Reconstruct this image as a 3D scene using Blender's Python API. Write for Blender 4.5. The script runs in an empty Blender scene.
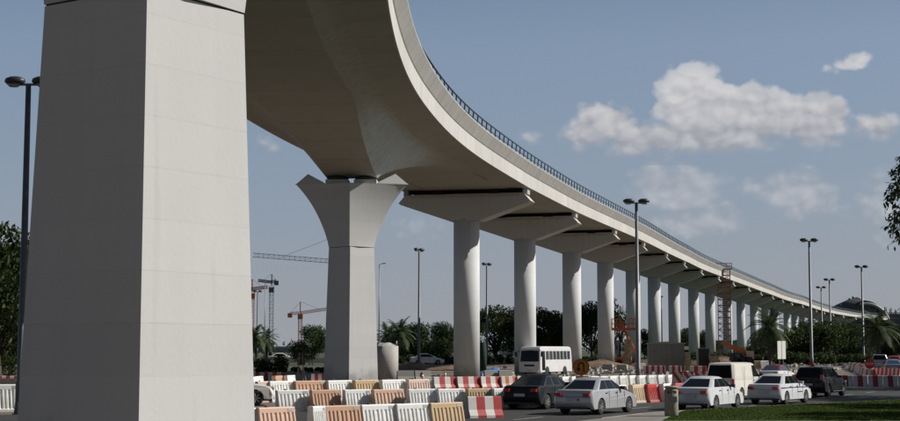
import bpy, bmesh, math, random
from mathutils import Vector, Matrix, noise as mnoise
R = math.radians
PI = math.pi
rnd = random.Random(7)
sc = bpy.context.scene
col = sc.collection

# ------------------------------------------------------------------ camera
F = 1500.0                       # focal length in units of a 900 px wide frame
PITCH = math.atan(139.5 / F)
CAMZ = 2.6
cam_d = bpy.data.cameras.new('camera'); cam = bpy.data.objects.new('camera', cam_d)
col.objects.link(cam); sc.camera = cam
cam_d.sensor_width = 36; cam_d.lens = 36 * F / 900
cam_d.clip_end = 20000; cam_d.clip_start = .1
cam.location = (0, 0, CAMZ); cam.rotation_euler = (PI / 2 + PITCH, 0, 0)
sc.view_settings.view_transform = 'Standard'; sc.view_settings.look = 'None'
sc.view_settings.exposure = 0; sc.view_settings.gamma = 1

def ray(px, py):
    cx, cy = (px - 450) / F, (210.5 - py) / F
    c, s = math.cos(PITCH), math.sin(PITCH)
    return Vector((cx, c - cy * s, s + cy * c))
def G(px, py, z=0.0):            # where a sight line meets the level z
    r = ray(px, py); t = (z - CAMZ) / r.z
    return Vector((r.x * t, r.y * t, z))
def D(px, py, y):                # where a sight line reaches distance y
    r = ray(px, py); t = y / r.y
    return Vector((r.x * t, y, CAMZ + r.z * t))
def gh(y):                       # ground level rises gently under the viaduct
    t = min(1, max(0, (y - 110) / 75)); return .7 * t * t * (3 - 2 * t)

# ------------------------------------------------------------------ materials
def mat(name, rgb, rough=.7, metal=0, noise=0, scale=3, spec=.5, bump=0, bscale=20, coat=0, vary=0, dark=None):
    m = bpy.data.materials.new(name); m.use_nodes = True
    nt = m.node_tree; b = nt.nodes['Principled BSDF']
    b.inputs['Base Color'].default_value = (*rgb, 1); b.inputs['Roughness'].default_value = rough
    b.inputs['Metallic'].default_value = metal; b.inputs['Specular IOR Level'].default_value = spec
    b.inputs['Coat Weight'].default_value = coat
    if noise or bump or vary:
        tc = nt.nodes.new('ShaderNodeTexCoord')
    src = None
    if noise:
        n = nt.nodes.new('ShaderNodeTexNoise'); n.inputs['Scale'].default_value = scale
        n.inputs['Detail'].default_value = 6; n.inputs['Roughness'].default_value = .65
        nt.links.new(tc.outputs['Object'], n.inputs['Vector'])
        cr = nt.nodes.new('ShaderNodeValToRGB')
        d = dark if dark else tuple(c * (1 - noise) for c in rgb)
        cr.color_ramp.elements[0].position = .34; cr.color_ramp.elements[0].color = (*d, 1)
        cr.color_ramp.elements[1].position = .66; cr.color_ramp.elements[1].color = (*[min(1, c * (1 + noise * .3)) for c in rgb], 1)
        nt.links.new(n.outputs['Fac'], cr.inputs['Fac']); src = cr.outputs['Color']
        nt.links.new(src, b.inputs['Base Color'])
    if vary:
        oi = nt.nodes.new('ShaderNodeObjectInfo'); hs = nt.nodes.new('ShaderNodeHueSaturation')
        mr = nt.nodes.new('ShaderNodeMapRange'); mr.inputs['To Min'].default_value = 1 - vary; mr.inputs['To Max'].default_value = 1 + vary
        nt.links.new(oi.outputs['Random'], mr.inputs['Value']); nt.links.new(mr.outputs['Result'], hs.inputs['Value'])
        if src: nt.links.new(src, hs.inputs['Color'])
        else: hs.inputs['Color'].default_value = (*rgb, 1)
        nt.links.new(hs.outputs['Color'], b.inputs['Base Color'])
    if bump:
        n2 = nt.nodes.new('ShaderNodeTexNoise'); n2.inputs['Scale'].default_value = bscale; n2.inputs['Detail'].default_value = 4
        nt.links.new(tc.outputs['Object'], n2.inputs['Vector'])
        bp = nt.nodes.new('ShaderNodeBump'); bp.inputs['Strength'].default_value = bump; bp.inputs['Distance'].default_value = .02
        nt.links.new(n2.outputs['Fac'], bp.inputs['Height']); nt.links.new(bp.outputs['Normal'], b.inputs['Normal'])
    return m

def math_node(nt, op, a, b=None, c=None):
    n = nt.nodes.new('ShaderNodeMath'); n.operation = op
    for i, v in enumerate((a, b, c)):
        if v is None: continue
        if isinstance(v, (int, float)): n.inputs[i].default_value = v
        else: nt.links.new(v, n.inputs[i])
    return n.outputs[0]

def concrete(name, rgb, pitch=0, off=0, amt=.10, line=.82, streak=.12, base=False, chain=0, web=None):
    """pale concrete: mottling, faint vertical run-off streaks and pour joints every `pitch` metres of height"""
    m = bpy.data.materials.new(name); m.use_nodes = True
    nt = m.node_tree; b = nt.nodes['Principled BSDF']; b.inputs['Roughness'].default_value = .85
    b.inputs['Specular IOR Level'].default_value = .25
    tc = nt.nodes.new('ShaderNodeTexCoord')
    n = nt.nodes.new('ShaderNodeTexNoise'); n.inputs['Scale'].default_value = .7; n.inputs['Detail'].default_value = 8; n.inputs['Roughness'].default_value = .7
    nt.links.new(tc.outputs['Object'], n.inputs['Vector'])
    mp = nt.nodes.new('ShaderNodeMapping'); mp.inputs['Scale'].default_value = (3.2, 3.2, .22)
    nt.links.new(tc.outputs['Object'], mp.inputs['Vector'])
    n2 = nt.nodes.new('ShaderNodeTexNoise'); n2.inputs['Scale'].default_value = 1; n2.inputs['Detail'].default_value = 5
    nt.links.new(mp.outputs['Vector'], n2.inputs['Vector'])
    v = math_node(nt, 'MULTIPLY_ADD', n.outputs['Fac'], amt * 2, 1 - amt)
    v2 = math_node(nt, 'MULTIPLY_ADD', n2.outputs['Fac'], streak * 2, 1 - streak)
    v = math_node(nt, 'MULTIPLY', v, v2)
    if pitch:
        sp = nt.nodes.new('ShaderNodeSeparateXYZ'); nt.links.new(tc.outputs['Object'], sp.inputs[0])
        wob = math_node(nt, 'MULTIPLY_ADD', n.outputs['Fac'], .05, sp.outputs['Z'])
        fr = math_node(nt, 'FRACT', math_node(nt, 'DIVIDE', math_node(nt, 'ADD', wob, off), pitch))
        ln = math_node(nt, 'GREATER_THAN', fr, 1 - .022 / pitch)
        ln = math_node(nt, 'MULTIPLY', ln, math_node(nt, 'MULTIPLY', n2.outputs['Fac'], 1.6))
        v = math_node(nt, 'MULTIPLY', v, math_node(nt, 'MULTIPLY_ADD', ln, line - 1, 1))
        # each lift a hair lighter or darker than the next
        wn = nt.nodes.new('ShaderNodeTexWhiteNoise'); wn.noise_dimensions = '1D'
        nt.links.new(math_node(nt, 'FLOOR', math_node(nt, 'DIVIDE', math_node(nt, 'ADD', wob, off), pitch)), wn.inputs['W'])
        v = math_node(nt, 'MULTIPLY', v, math_node(nt, 'MULTIPLY_ADD', wn.outputs['Value'], .05, .975))
    base_rgb = None
    if base:
        sp2 = nt.nodes.new('ShaderNodeSeparateXYZ'); nt.links.new(tc.outputs['Object'], sp2.inputs[0])
        gz = math_node(nt, 'MULTIPLY_ADD', sp2.outputs['Z'], -.55, math_node(nt, 'MULTIPLY_ADD', n.outputs['Fac'], 1.6, .10))
        gz = math_node(nt, 'MINIMUM', math_node(nt, 'MAXIMUM', gz, 0), .45)
        v = math_node(nt, 'MULTIPLY', v, math_node(nt, 'MULTIPLY_ADD', gz, -1, 1))
        # darker run-off patches
        rn = nt.nodes.new('ShaderNodeMapRange'); rn.inputs['From Min'].default_value = .60; rn.inputs['From Max'].default_value = .78
        rn.inputs['To Min'].default_value = 1; rn.inputs['To Max'].default_value = .86; nt.links.new(n2.outputs['Fac'], rn.inputs['Value'])
        v = math_node(nt, 'MULTIPLY', v, rn.outputs['Result'])
    if chain:
        at = nt.nodes.new('ShaderNodeAttribute'); at.attribute_name = 'chain'
        fr2 = math_node(nt, 'FRACT', math_node(nt, 'DIVIDE', at.outputs['Fac'], chain))
        ln2 = math_node(nt, 'LESS_THAN', fr2, .05 / chain * 1.6)
        v = math_node(nt, 'MULTIPLY', v, math_node(nt, 'MULTIPLY_ADD', ln2, -.20, 1))
        w2 = nt.nodes.new('ShaderNodeTexWhiteNoise'); w2.noise_dimensions = '1D'
        nt.links.new(math_node(nt, 'FLOOR', math_node(nt, 'DIVIDE', at.outputs['Fac'], chain)), w2.inputs['W'])
        v = math_node(nt, 'MULTIPLY', v, math_node(nt, 'MULTIPLY_ADD', w2.outputs['Value'], .10, .95))
    mx = nt.nodes.new('ShaderNodeVectorMath'); mx.operation = 'SCALE'; mx.inputs[0].default_value = rgb
    if web:  # same concrete, blended toward a painted bluish sky bounce
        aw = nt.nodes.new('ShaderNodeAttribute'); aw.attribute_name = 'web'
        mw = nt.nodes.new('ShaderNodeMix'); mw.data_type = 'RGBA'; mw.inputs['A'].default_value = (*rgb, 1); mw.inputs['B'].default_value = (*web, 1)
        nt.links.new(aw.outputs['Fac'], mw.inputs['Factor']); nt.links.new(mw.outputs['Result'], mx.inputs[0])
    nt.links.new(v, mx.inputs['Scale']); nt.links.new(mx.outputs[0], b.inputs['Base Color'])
    n3 = nt.nodes.new('ShaderNodeTexNoise'); n3.inputs['Scale'].default_value = 14; n3.inputs['Detail'].default_value = 5
    nt.links.new(tc.outputs['Object'], n3.inputs['Vector'])
    bp = nt.nodes.new('ShaderNodeBump'); bp.inputs['Strength'].default_value = .12; bp.inputs['Distance'].default_value = .02
    nt.links.new(n3.outputs['Fac'], bp.inputs['Height']); nt.links.new(bp.outputs['Normal'], b.inputs['Normal'])
    return m

def stripes(name, c1, c2, w, slant=0.0, dirt=.25, off=0):
    m = bpy.data.materials.new(name); m.use_nodes = True
    nt = m.node_tree; b = nt.nodes['Principled BSDF']; b.inputs['Roughness'].default_value = .6
    tc = nt.nodes.new('ShaderNodeTexCoord'); sp = nt.nodes.new('ShaderNodeSeparateXYZ'); nt.links.new(tc.outputs['Object'], sp.inputs[0])
    x = math_node(nt, 'MULTIPLY_ADD', sp.outputs['Z'], slant, sp.outputs['X'])
    fr = math_node(nt, 'FRACT', math_node(nt, 'DIVIDE', math_node(nt, 'ADD', x, off), 2 * w))
    st = math_node(nt, 'GREATER_THAN', fr, .5)
    mx = nt.nodes.new('ShaderNodeMix'); mx.data_type = 'RGBA'
    mx.inputs['A'].default_value = (*c1, 1); mx.inputs['B'].default_value = (*c2, 1); nt.links.new(st, mx.inputs['Factor'])
    n = nt.nodes.new('ShaderNodeTexNoise'); n.inputs['Scale'].default_value = 3; n.inputs['Detail'].default_value = 7; n.inputs['Roughness'].default_value = .7
    nt.links.new(tc.outputs['Object'], n.inputs['Vector'])
    mr = nt.nodes.new('ShaderNodeMapRange'); mr.inputs['From Min'].default_value = .45; mr.inputs['From Max'].default_value = .75
    mr.inputs['To Max'].default_value = dirt; nt.links.new(n.outputs['Fac'], mr.inputs['Value'])
    m2 = nt.nodes.new('ShaderNodeMix'); m2.data_type = 'RGBA'; m2.inputs['B'].default_value = (.22, .19, .16, 1)
    nt.links.new(mx.outputs['Result'], m2.inputs['A']); nt.links.new(mr.outputs['Result'], m2.inputs['Factor'])
    nt.links.new(m2.outputs['Result'], b.inputs['Base Color'])
    return m

def plastic(name, rgb):
    """sun-bleached plastic, dusty toward the base, each one faded a little differently"""
    m = bpy.data.materials.new(name); m.use_nodes = True
    nt = m.node_tree; b = nt.nodes['Principled BSDF']; b.inputs['Roughness'].default_value = .55
    tc = nt.nodes.new('ShaderNodeTexCoord'); sp = nt.nodes.new('ShaderNodeSeparateXYZ'); nt.links.new(tc.outputs['Object'], sp.inputs[0])
    oi = nt.nodes.new('ShaderNodeObjectInfo')
    ad = nt.nodes.new('ShaderNodeVectorMath'); ad.operation = 'ADD'
    cb = nt.nodes.new('ShaderNodeCombineXYZ'); nt.links.new(math_node(nt, 'MULTIPLY', oi.outputs['Random'], 50), cb.inputs[0])
    nt.links.new(tc.outputs['Object'], ad.inputs[0]); nt.links.new(cb.outputs[0], ad.inputs[1])
    n = nt.nodes.new('ShaderNodeTexNoise'); n.inputs['Scale'].default_value = 2.5; n.inputs['Detail'].default_value = 7; n.inputs['Roughness'].default_value = .72
    nt.links.new(ad.outputs[0], n.inputs['Vector'])
    low = math_node(nt, 'SUBTRACT', .55, sp.outputs['Z'])
    f = math_node(nt, 'MULTIPLY_ADD', low, .5, math_node(nt, 'MULTIPLY_ADD', n.outputs['Fac'], 1.7, -.78))
    f = math_node(nt, 'MINIMUM', math_node(nt, 'MAXIMUM', f, 0), .6)
    hs = nt.nodes.new('ShaderNodeHueSaturation'); hs.inputs['Color'].default_value = (*rgb, 1)
    nt.links.new(math_node(nt, 'MULTIPLY_ADD', oi.outputs['Random'], .22, .87), hs.inputs['Value'])
    nt.links.new(math_node(nt, 'MULTIPLY_ADD', oi.outputs['Random'], -.3, 1.1), hs.inputs['Saturation'])
    m2 = nt.nodes.new('ShaderNodeMix'); m2.data_type = 'RGBA'; m2.inputs['B'].default_value = (.33, .29, .235, 1)
    nt.links.new(hs.outputs['Color'], m2.inputs['A']); nt.links.new(f, m2.inputs['Factor'])
    nt.links.new(m2.outputs['Result'], b.inputs['Base Color'])
    return m

def leafmat(name, a, b_, trans=.25):
    m = bpy.data.materials.new(name); m.use_nodes = True
    nt = m.node_tree; b = nt.nodes['Principled BSDF']; b.inputs['Roughness'].default_value = .6
    b.inputs['Specular IOR Level'].default_value = .12
    geo = nt.nodes.new('ShaderNodeNewGeometry'); cr = nt.nodes.new('ShaderNodeValToRGB')
    cr.color_ramp.elements[0].color = (*a, 1); cr.color_ramp.elements[1].color = (*b_, 1)
    nt.links.new(geo.outputs['Random Per Island'], cr.inputs['Fac'])
    nt.links.new(cr.outputs['Color'], b.inputs['Base Color'])
    tl = nt.nodes.new('ShaderNodeBsdfTranslucent'); nt.links.new(cr.outputs['Color'], tl.inputs['Color'])
    ms = nt.nodes.new('ShaderNodeMixShader'); ms.inputs[0].default_value = trans
    nt.links.new(b.outputs[0], ms.inputs[1]); nt.links.new(tl.outputs[0], ms.inputs[2])
    nt.links.new(ms.outputs[0], nt.nodes['Material Output'].inputs['Surface'])
    return m

M = dict(
    pier=concrete('painted_concrete', (.50, .497, .485), pitch=.62, off=.1, amt=.05, line=.93, streak=.06, base=True),
    pier2=concrete('painted_concrete_far', (.49, .487, .475), pitch=.62, off=.3, amt=.06, line=.92, streak=.06, base=True),
    column=concrete('column_concrete', (.60, .605, .60), pitch=2.4, off=.1, amt=.10, line=.85, streak=.13, base=True),
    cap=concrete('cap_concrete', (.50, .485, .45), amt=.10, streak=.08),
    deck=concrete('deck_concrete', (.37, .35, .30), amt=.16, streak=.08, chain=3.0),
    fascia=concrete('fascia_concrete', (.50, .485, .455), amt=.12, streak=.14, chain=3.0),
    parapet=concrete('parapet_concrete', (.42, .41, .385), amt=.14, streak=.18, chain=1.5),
    web=concrete('web_concrete_skylit', (.37, .35, .30), amt=.14, streak=.30, web=(.52, .56, .57), chain=0),
    rough_conc=concrete('rough_concrete', (.40, .38, .35), pitch=.8, amt=.2, streak=.3),
    bearing=mat('bearing_rubber', (.03, .03, .03), .8),
    rail=mat('railing_paint', (.055, .085, .11), .5, .3),
    pole=mat('lamp_pole_steel', (.17, .17, .18), .5, .4, noise=.2, scale=4),
    polelight=mat('pale_galvanised_steel', (.30, .31, .32), .5, .3, noise=.2, scale=4),
    head=mat('lamp_housing', (.035, .035, .04), .45),
    lens=mat('lamp_lens', (.30, .31, .33), .25),
    asphalt=mat('asphalt', (.036, .0345, .031), .9, noise=.45, scale=.45, bump=.5, bscale=30),
    sand=mat('sand', (.17, .135, .10), .95, noise=.45, scale=.35, bump=.6, bscale=2),
    grass=mat('grass_ground', (.050, .080, .008), .95, noise=.35, scale=1.2, bump=.8, bscale=25),
    blade=leafmat('grass_blades', (.040, .068, .006), (.060, .092, .010), .2),
    fieldgrass=mat('field_grass', (.050, .066, .028), .95, noise=.5, scale=.08),
    paint=mat('road_paint', (.50, .49, .45), .7, noise=.5, scale=5, dark=(.12, .12, .11)),
    pave=mat('pavement', (.22, .20, .175), .9, noise=.25, scale=2, bump=.3),
    kerb=stripes('kerb_paint', (.40, .38, .34), (.34, .32, .29), .5, dirt=.4),
    kerbbw=stripes('kerb_black_white', (.6, .6, .56), (.03, .03, .03), 1.1, dirt=.3),
    white=plastic('white_plastic', (.86, .86, .83)),
    orange=plastic('faded_orange_plastic', (.64, .40, .275)),
    tan=plastic('faded_tan_plastic', (.60, .44, .27)),
    pink=plastic('faded_pink_plastic', (.66, .47, .38)),
    red=plastic('red_plastic', (.52, .035, .030)),
    rw=stripes('red_white_paint', (.62, .60, .56), (.42, .03, .028), .39),
    rwbig=stripes('red_white_wide_shaded', (.50, .49, .50), (.27, .022, .03), .56, slant=.12),  # duller red and white, the row's shade mixed into the paint
    ow=stripes('orange_white_paint', (.62, .58, .52), (.52, .13, .04), .39),
    chev=stripes('chevron_board', (.62, .60, .56), (.42, .03, .028), .25, slant=.7),
    greyrw=stripes('grey_maroon_paint', (.26, .25, .23), (.16, .025, .022), 1.6),
    redplain=mat('red_base', (.45, .03, .025), .6),
    label=mat('label_plate', (.45, .45, .43), .5),
    black=mat('black_plastic', (.015, .015, .016), .5),
    tyre=mat('tyre_rubber', (.018, .018, .018), .85),
    rim=mat('alloy_rim', (.50, .50, .51), .35, .7),
    glass=mat('dark_glass', (.006, .008, .009), .12, spec=.3),
    busglass=mat('bus_window_glass', (.045, .055, .055), .15, spec=.5),
    glassb=mat('blue_glass', (.03, .05, .09), .1, spec=.8),
    silver=mat('silver_paint', (.50, .51, .52), .30, .35, coat=.6),
    carwhite=mat('white_car_paint', (.64, .65, .66), .32, coat=.6),
    creamwhite=mat('cream_car_paint', (.74, .71, .63), .35, coat=.5),
    carblack=mat('black_car_paint', (.006, .008, .009), .45, coat=.12, spec=.25),
    carnavy=mat('dark_navy_paint', (.008, .010, .012), .45, coat=.15, spec=.25),
    cargrey=mat('blue_grey_car_paint', (.22, .25, .29), .35, .3, coat=.5),
    carred=mat('red_car_paint', (.35, .02, .02), .35, coat=.5),
    reddull=mat('dull_red_paint', (.16, .025, .025), .5),
    under=mat('underbody', (.012, .012, .012), .9),
    tail=mat('tail_light', (.40, .012, .010), .25, spec=.7),
    headl=mat('head_light', (.6, .62, .64), .15, spec=.8),
    amber=mat('amber_light', (.6, .2, .02), .3),
    plate=mat('number_plate', (.5, .5, .48), .5),
    chrome=mat('chrome', (.6, .6, .6), .2, .9),
    seam=mat('dark_gap', (.02, .02, .02), .9),
    bluestripe=mat('blue_decal', (.03, .05, .16), .4),
    buswhite=mat('bus_paint', (.70, .69, .69), .4, noise=.1, scale=1, coat=.3),
    signorange=mat('orange_sign_face', (.50, .17, .01), .6),
    signred=mat('red_sign_face', (.50, .025, .03), .6),
    signwhite=mat('white_sign_face', (.74, .73, .68), .6),
    bin=mat('exposed_aggregate', (.33, .29, .24), .9, noise=.35, scale=18, bump=.5, bscale=60),
    cabin=mat('cabin_panel', (.21, .21, .185), .7, noise=.15, scale=2),
    cabinroof=mat('cabin_roof', (.30, .29, .26), .7),
    scaf=mat('scaffold_steel', (.30, .11, .08), .7, .1),
    scafgrey=mat('scaffold_far', (.12, .125, .13), .8),
    liftorange=mat('lift_paint', (.45, .10, .035), .5),
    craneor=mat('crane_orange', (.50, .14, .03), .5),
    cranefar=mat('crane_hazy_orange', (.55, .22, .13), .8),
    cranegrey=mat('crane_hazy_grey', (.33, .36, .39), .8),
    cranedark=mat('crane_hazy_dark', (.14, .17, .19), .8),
    pallet=mat('timber', (.36, .28, .17), .9, noise=.4, scale=3),
    bark=mat('bark', (.085, .065, .05), .95, noise=.4, scale=6),
    leafdark=leafmat('dark_foliage', (.016, .028, .010), (.065, .092, .030)),
    leafmid=leafmat('mid_foliage', (.024, .042, .012), (.062, .082, .030)),
    leafnear=leafmat('near_foliage', (.012, .024, .010), (.05, .075, .03)),
    leafpalm=leafmat('palm_foliage', (.035, .055, .025), (.085, .11, .05)),
    leafpale=leafmat('far_foliage', (.06, .078, .058), (.11, .13, .09), .1),  # distance haze mixed in as a paler, greyer leaf colour
    bldg=mat('pale_building', (.50, .49, .46), .8, noise=.1, scale=.3),
    bldggrey=mat('grey_building', (.27, .28, .29), .8, noise=.1, scale=.3),
    bwin=mat('building_window', (.07, .08, .09), .3),
    dome=mat('station_cladding', (.05, .06, .065), .95, 0, noise=.3, scale=.05),
    domelight=mat('station_metal_band', (.24, .26, .28), .6, .2),
    tarp=mat('blue_tarp', (.06, .22, .50), .6),
    greennet=mat('green_netting', (.012, .035, .022), .9),
    flyover=mat('flyover_concrete', (.20, .21, .215), .9),
    dirt=mat('dirt_heap', (.19, .125, .08), .95, noise=.4, scale=1.2, bump=.8, bscale=3),
)

# ------------------------------------------------------------------ builders
class MB:
    def __init__(s): s.v = []; s.f = []; s.sm = []
    def add(s, vs, fs, smooth=False):
        o = len(s.v); s.v += [tuple(v) for v in vs]
        s.f += [tuple(i + o for i in f) for f in fs]; s.sm += [smooth] * len(fs)
        return s
    def box(s, c, d, rz=0, rot=None):
        m = rot if rot else Matrix.Rotation(rz, 3, 'Z')
        vs = [Vector(c) + m @ Vector((x * d[0] / 2, y * d[1] / 2, z * d[2] / 2)) for x in (-1, 1) for y in (-1, 1) for z in (-1, 1)]
        return s.add(vs, [(0, 1, 3, 2), (4, 6, 7, 5), (0, 4, 5, 1), (2, 3, 7, 6), (0, 2, 6, 4), (1, 5, 7, 3)])
    def bar(s, a, b, w, h=None):     # square bar between two points
        a, b = Vector(a), Vector(b); d = b - a
        rot = d.to_track_quat('X', 'Z').to_matrix()
        return s.box((a + b) / 2, (d.length, w, h or w), rot=rot)
    def tube(s, a, b, r0, r1=None, n=12, caps=True, smooth=True):
        a, b = Vector(a), Vector(b); r1 = r0 if r1 is None else r1
        q = (b - a).to_track_quat('Z', 'Y').to_matrix()
        vs = []
        for p, r in ((a, r0), (b, r1)):
            for i in range(n):
                t = 2 * PI * i / n; vs.append(p + q @ Vector((r * math.cos(t), r * math.sin(t), 0)))
        s.add(vs, [(i, (i + 1) % n, n + (i + 1) % n, n + i) for i in range(n)], smooth)
        if caps:
            s.add(vs, [tuple(range(n))[::-1], tuple(range(n, 2 * n))])
        return s
    def path(s, pts, rs, n=8):
        for i in range(len(pts) - 1): s.tube(pts[i], pts[i + 1], rs[i], rs[i + 1], n, caps=(i == 0 or i == len(pts) - 2))
        return s
    def loft(s, rings, closed=True, caps=True, smooth=False):
        n = len(rings[0]); vs = [p for r in rings for p in r]; fs = []
        for k in range(len(rings) - 1):
            for i in range(n if closed else n - 1):
                j = (i + 1) % n
                fs.append((k * n + i, k * n + j, (k + 1) * n + j, (k + 1) * n + i))
        s.add(vs, fs, smooth)
        if caps: s.add(vs, [tuple(range(n))[::-1], tuple(range((len(rings) - 1) * n, len(rings) * n))])
        return s
    def lathe(s, prof, c=(0, 0, 0), n=20, axis='Z', smooth=True):
        rings = []
        for r, z in prof:
            ring = []
            for i in range(n):
                t = 2 * PI * i / n; a, b = r * math.cos(t), r * math.sin(t)
                p = (a, b, z) if axis == 'Z' else ((a, z, b) if axis == 'Y' else (z, a, b))
                ring.append(Vector(c) + Vector(p))
            rings.append(ring)
        return s.loft(rings, smooth=smooth)
    def build(s, name, m, parent=None, loc=None):
        me = bpy.data.meshes.new(name); me.from_pydata(s.v, [], s.f)
        me.polygons.foreach_set('use_smooth', s.sm)
        bm = bmesh.new(); bm.from_mesh(me); bmesh.ops.remove_doubles(bm, verts=bm.verts, dist=1e-5)
        bmesh.ops.recalc_face_normals(bm, faces=bm.faces); bm.to_mesh(me); bm.free()
        me.materials.append(M[m] if isinstance(m, str) else m); me.update()
        o = bpy.data.objects.new(name, me); col.objects.link(o)
        if parent: o.parent = parent
        if loc is not None: o.location = loc
        return o
    def build_raw(s, name, m, parent=None):
        me = bpy.data.meshes.new(name); me.from_pydata(s.v, [], s.f); me.materials.append(M[m] if isinstance(m, str) else m)
        o = bpy.data.objects.new(name, me); col.objects.link(o)
        if parent: o.parent = parent
        return o

def tag(o, label=None, cat=None, group=None, kind=None):
    if label: o['label'] = label
    if cat: o['category'] = cat
    if group: o['group'] = group
    if kind: o['kind'] = kind
    return o
def thing(name, label, cat, loc=(0, 0, 0), rz=0, group=None):
    o = bpy.data.objects.new(name, None); col.objects.link(o); o.empty_display_size = .3
    o.location = loc; o.rotation_euler = (0, 0, rz)
    return tag(o, label, cat, group)
def copy_tree(o, parent=None):
    c = o.copy(); col.objects.link(c)
    if parent: c.parent = parent
    for ch in list(o.children): copy_tree(ch, c)
    return c
class Proto:
    """first use moves the original itself, later uses copy it with its parts"""
    def __init__(s, root): s.root = root; s.used = False
    def put(s, loc, rz=0, label=None, group=None, scale=None):
        o = copy_tree(s.root) if s.used else s.root; s.used = True
        o.location = loc; o.rotation_euler = (0, 0, rz)
        if label: o['label'] = label
        if group: o['group'] = group
        elif 'group' in o: del o['group']
        if scale: o.scale = scale if hasattr(scale, '__len__') else (scale,) * 3
        return o

# ------------------------------------------------------------------ ground and roads
def sheet(name, pts, z, m, follow=False, kind='structure', lift=0):
    bm = bmesh.new(); vs = [bm.verts.new((p[0], p[1], z)) for p in pts]; bm.faces.new(vs)
    bmesh.ops.triangulate(bm, faces=bm.faces)
    bmesh.ops.recalc_face_normals(bm, faces=bm.faces)
    for f in bm.faces:
        if f.normal.z < 0: f.normal_flip()
    me = bpy.data.meshes.new(name); bm.to_mesh(me); bm.free(); me.materials.append(M[m])
    o = bpy.data.objects.new(name, me); col.objects.link(o); tag(o, kind=kind); return o
def strip(name, x0, x1, ys, lift, m, wob=0):
    """sheet that follows the ground profile"""
    b = MB(); rows = []
    for y in ys: rows.append([Vector((x0 + (x1 - x0) * i / 12, y + (wob * math.sin(i * 1.9) if 0 < i < 12 else 0), gh(y) + lift)) for i in range(13)])
    b.loft(rows, closed=False, caps=False, smooth=True)
    o = b.build(name, m); tag(o, kind='structure'); return o
strip('ground', -6000, 6000, [-60, 30, 60, 90, 105, 115, 125, 135, 145, 155, 165, 175, 185, 200, 400, 900, 9000], 0, 'sand')
strip('field', -3000, 3000, [200, 260, 400, 900, 6000], .02, 'fieldgrass', 4)
strip('verge', -400, -13, [143, 150, 160, 170, 185, 202], .012, 'fieldgrass', 2)

road_near = [G(500, 421) + Vector((-9, -22, 0)), G(598, 421.5), G(640, 416.6), G(680, 413.6), G(722, 411.0), G(780, 408.0), G(840, 405.0), G(900, 402), Vector((34, 89, 0)), Vector((60, 104, 0)), Vector((120, 108, 0))]
road_far = [Vector((120, 112, 0)), Vector((40, 112, 0)), Vector((24, 110, 0)), Vector((14, 92, 0)), Vector((8.5, 76, 0)), Vector((2, 68, 0)), Vector((-12, 61, 0)), Vector((-60, 56, 0)), Vector((-60, 30, 0)), Vector((-8, 30, 0))]
sheet('road', [(p.x, p.y) for p in road_near + road_far], .006, 'asphalt')
# road on the far side, seen end-on at the right
sheet('side_road', [(30, 126), (52, 128), (110, 250), (96, 250)], 0, 'asphalt')
o = bpy.data.objects['side_road']
for v in o.data.vertices: v.co.z = gh(v.co.y) + .03
# kerb along the near side of the road
kb = MB()
kp = road_near[1:]
ring = []
for i, p in enumerate(kp):
    a = kp[max(0, i - 1)]; c = kp[min(len(kp) - 1, i + 1)]; t = (c - a).normalized(); n = Vector((t.y, -t.x, 0))
    q = p + Vector((0, 0, .004))
    ring.append([q, q + Vector((0, 0, .12)), q + n * .15 + Vector((0, 0, .14)), q + n * .15])
kb.loft(ring, closed=True)
tag(kb.build('kerb', 'kerb'), kind='structure')
# pavement and lawn behind it
off = [p + Vector((.16, -.14, 0)) for p in kp]
split = 3
lw = G(661, 421, .134); lw2 = G(600, 450, .134)
pv = [(p.x, p.y) for p in off[:split]] + [(lw.x, lw.y), (lw2.x, lw2.y), (1, 34), (-4, 36)]
sheet('pavement', pv, .13, 'pave')
lawn_pts = [(p.x, p.y) for p in off[split - 1:]] + [(120, 30), (30, 4), (0, 12), (lw2.x, lw2.y - .02), (lw.x + .01, lw.y)]
sheet('lawn', lawn_pts, .134, 'grass')
# grass blades on the strip of lawn that shows
gb = MB(); rg = random.Random(3)
A = [off[i] for i in range(2, len(off) - 2)]
def inlawn(x, y):
    # right of the pavement edge and nearer than the kerb
    if (x - lw.x) * (off[2].y - lw.y) - (y - lw.y) * (off[2].x - lw.x) < 0.05: return False
    for a_, b_ in zip(off[2:], off[3:]):
        if a_.x <= x <= b_.x: return y < a_.y + (b_.y - a_.y) * (x - a_.x) / (b_.x - a_.x) - .06
    return x > off[2].x or y < off[2].y
for _ in range(150000):
    q = Vector((rg.uniform(7, 25), rg.uniform(53.2, 79), 0))
    if q.x > .32 * q.y or not inlawn(q.x, q.y): continue
    an = rg.random() * PI; h = .018 + .03 * rg.random(); w = .02
    dx, dy = math.cos(an) * w, math.sin(an) * w
    gb.add([(q.x - dx, q.y - dy, .133), (q.x + dx, q.y + dy, .133), (q.x + dy * 1.2, q.y + dx, .133 + h)], [(0, 1, 2)])
tag(gb.build_raw('lawn_grass', 'blade'), label='short green mown grass of the roadside lawn', cat='grass', kind='stuff')

# lane paint (road runs to the right and away)
HD = R(28); ud = Vector((math.sin(HD), math.cos(HD), 0)); nd = Vector((math.cos(HD), -math.sin(HD), 0))
lp = MB()
def dash(p, L, w=.14):
    a = p - ud * L / 2; b = p + ud * L / 2
    lp.add([a - nd * w / 2, a + nd * w / 2, b + nd * w / 2, b - nd * w / 2], [(0, 1, 2, 3)])
base = Vector((6.0, 56.0, .011))
for k in range(-3, 9): dash(base + ud * (k * 6.0) + nd * 0.2, 2.6)
for k in range(-3, 9): dash(base + ud * (k * 6.0) - nd * 3.4, 2.6)
tag(lp.build('lane_marking', 'paint'), kind='structure')

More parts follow.
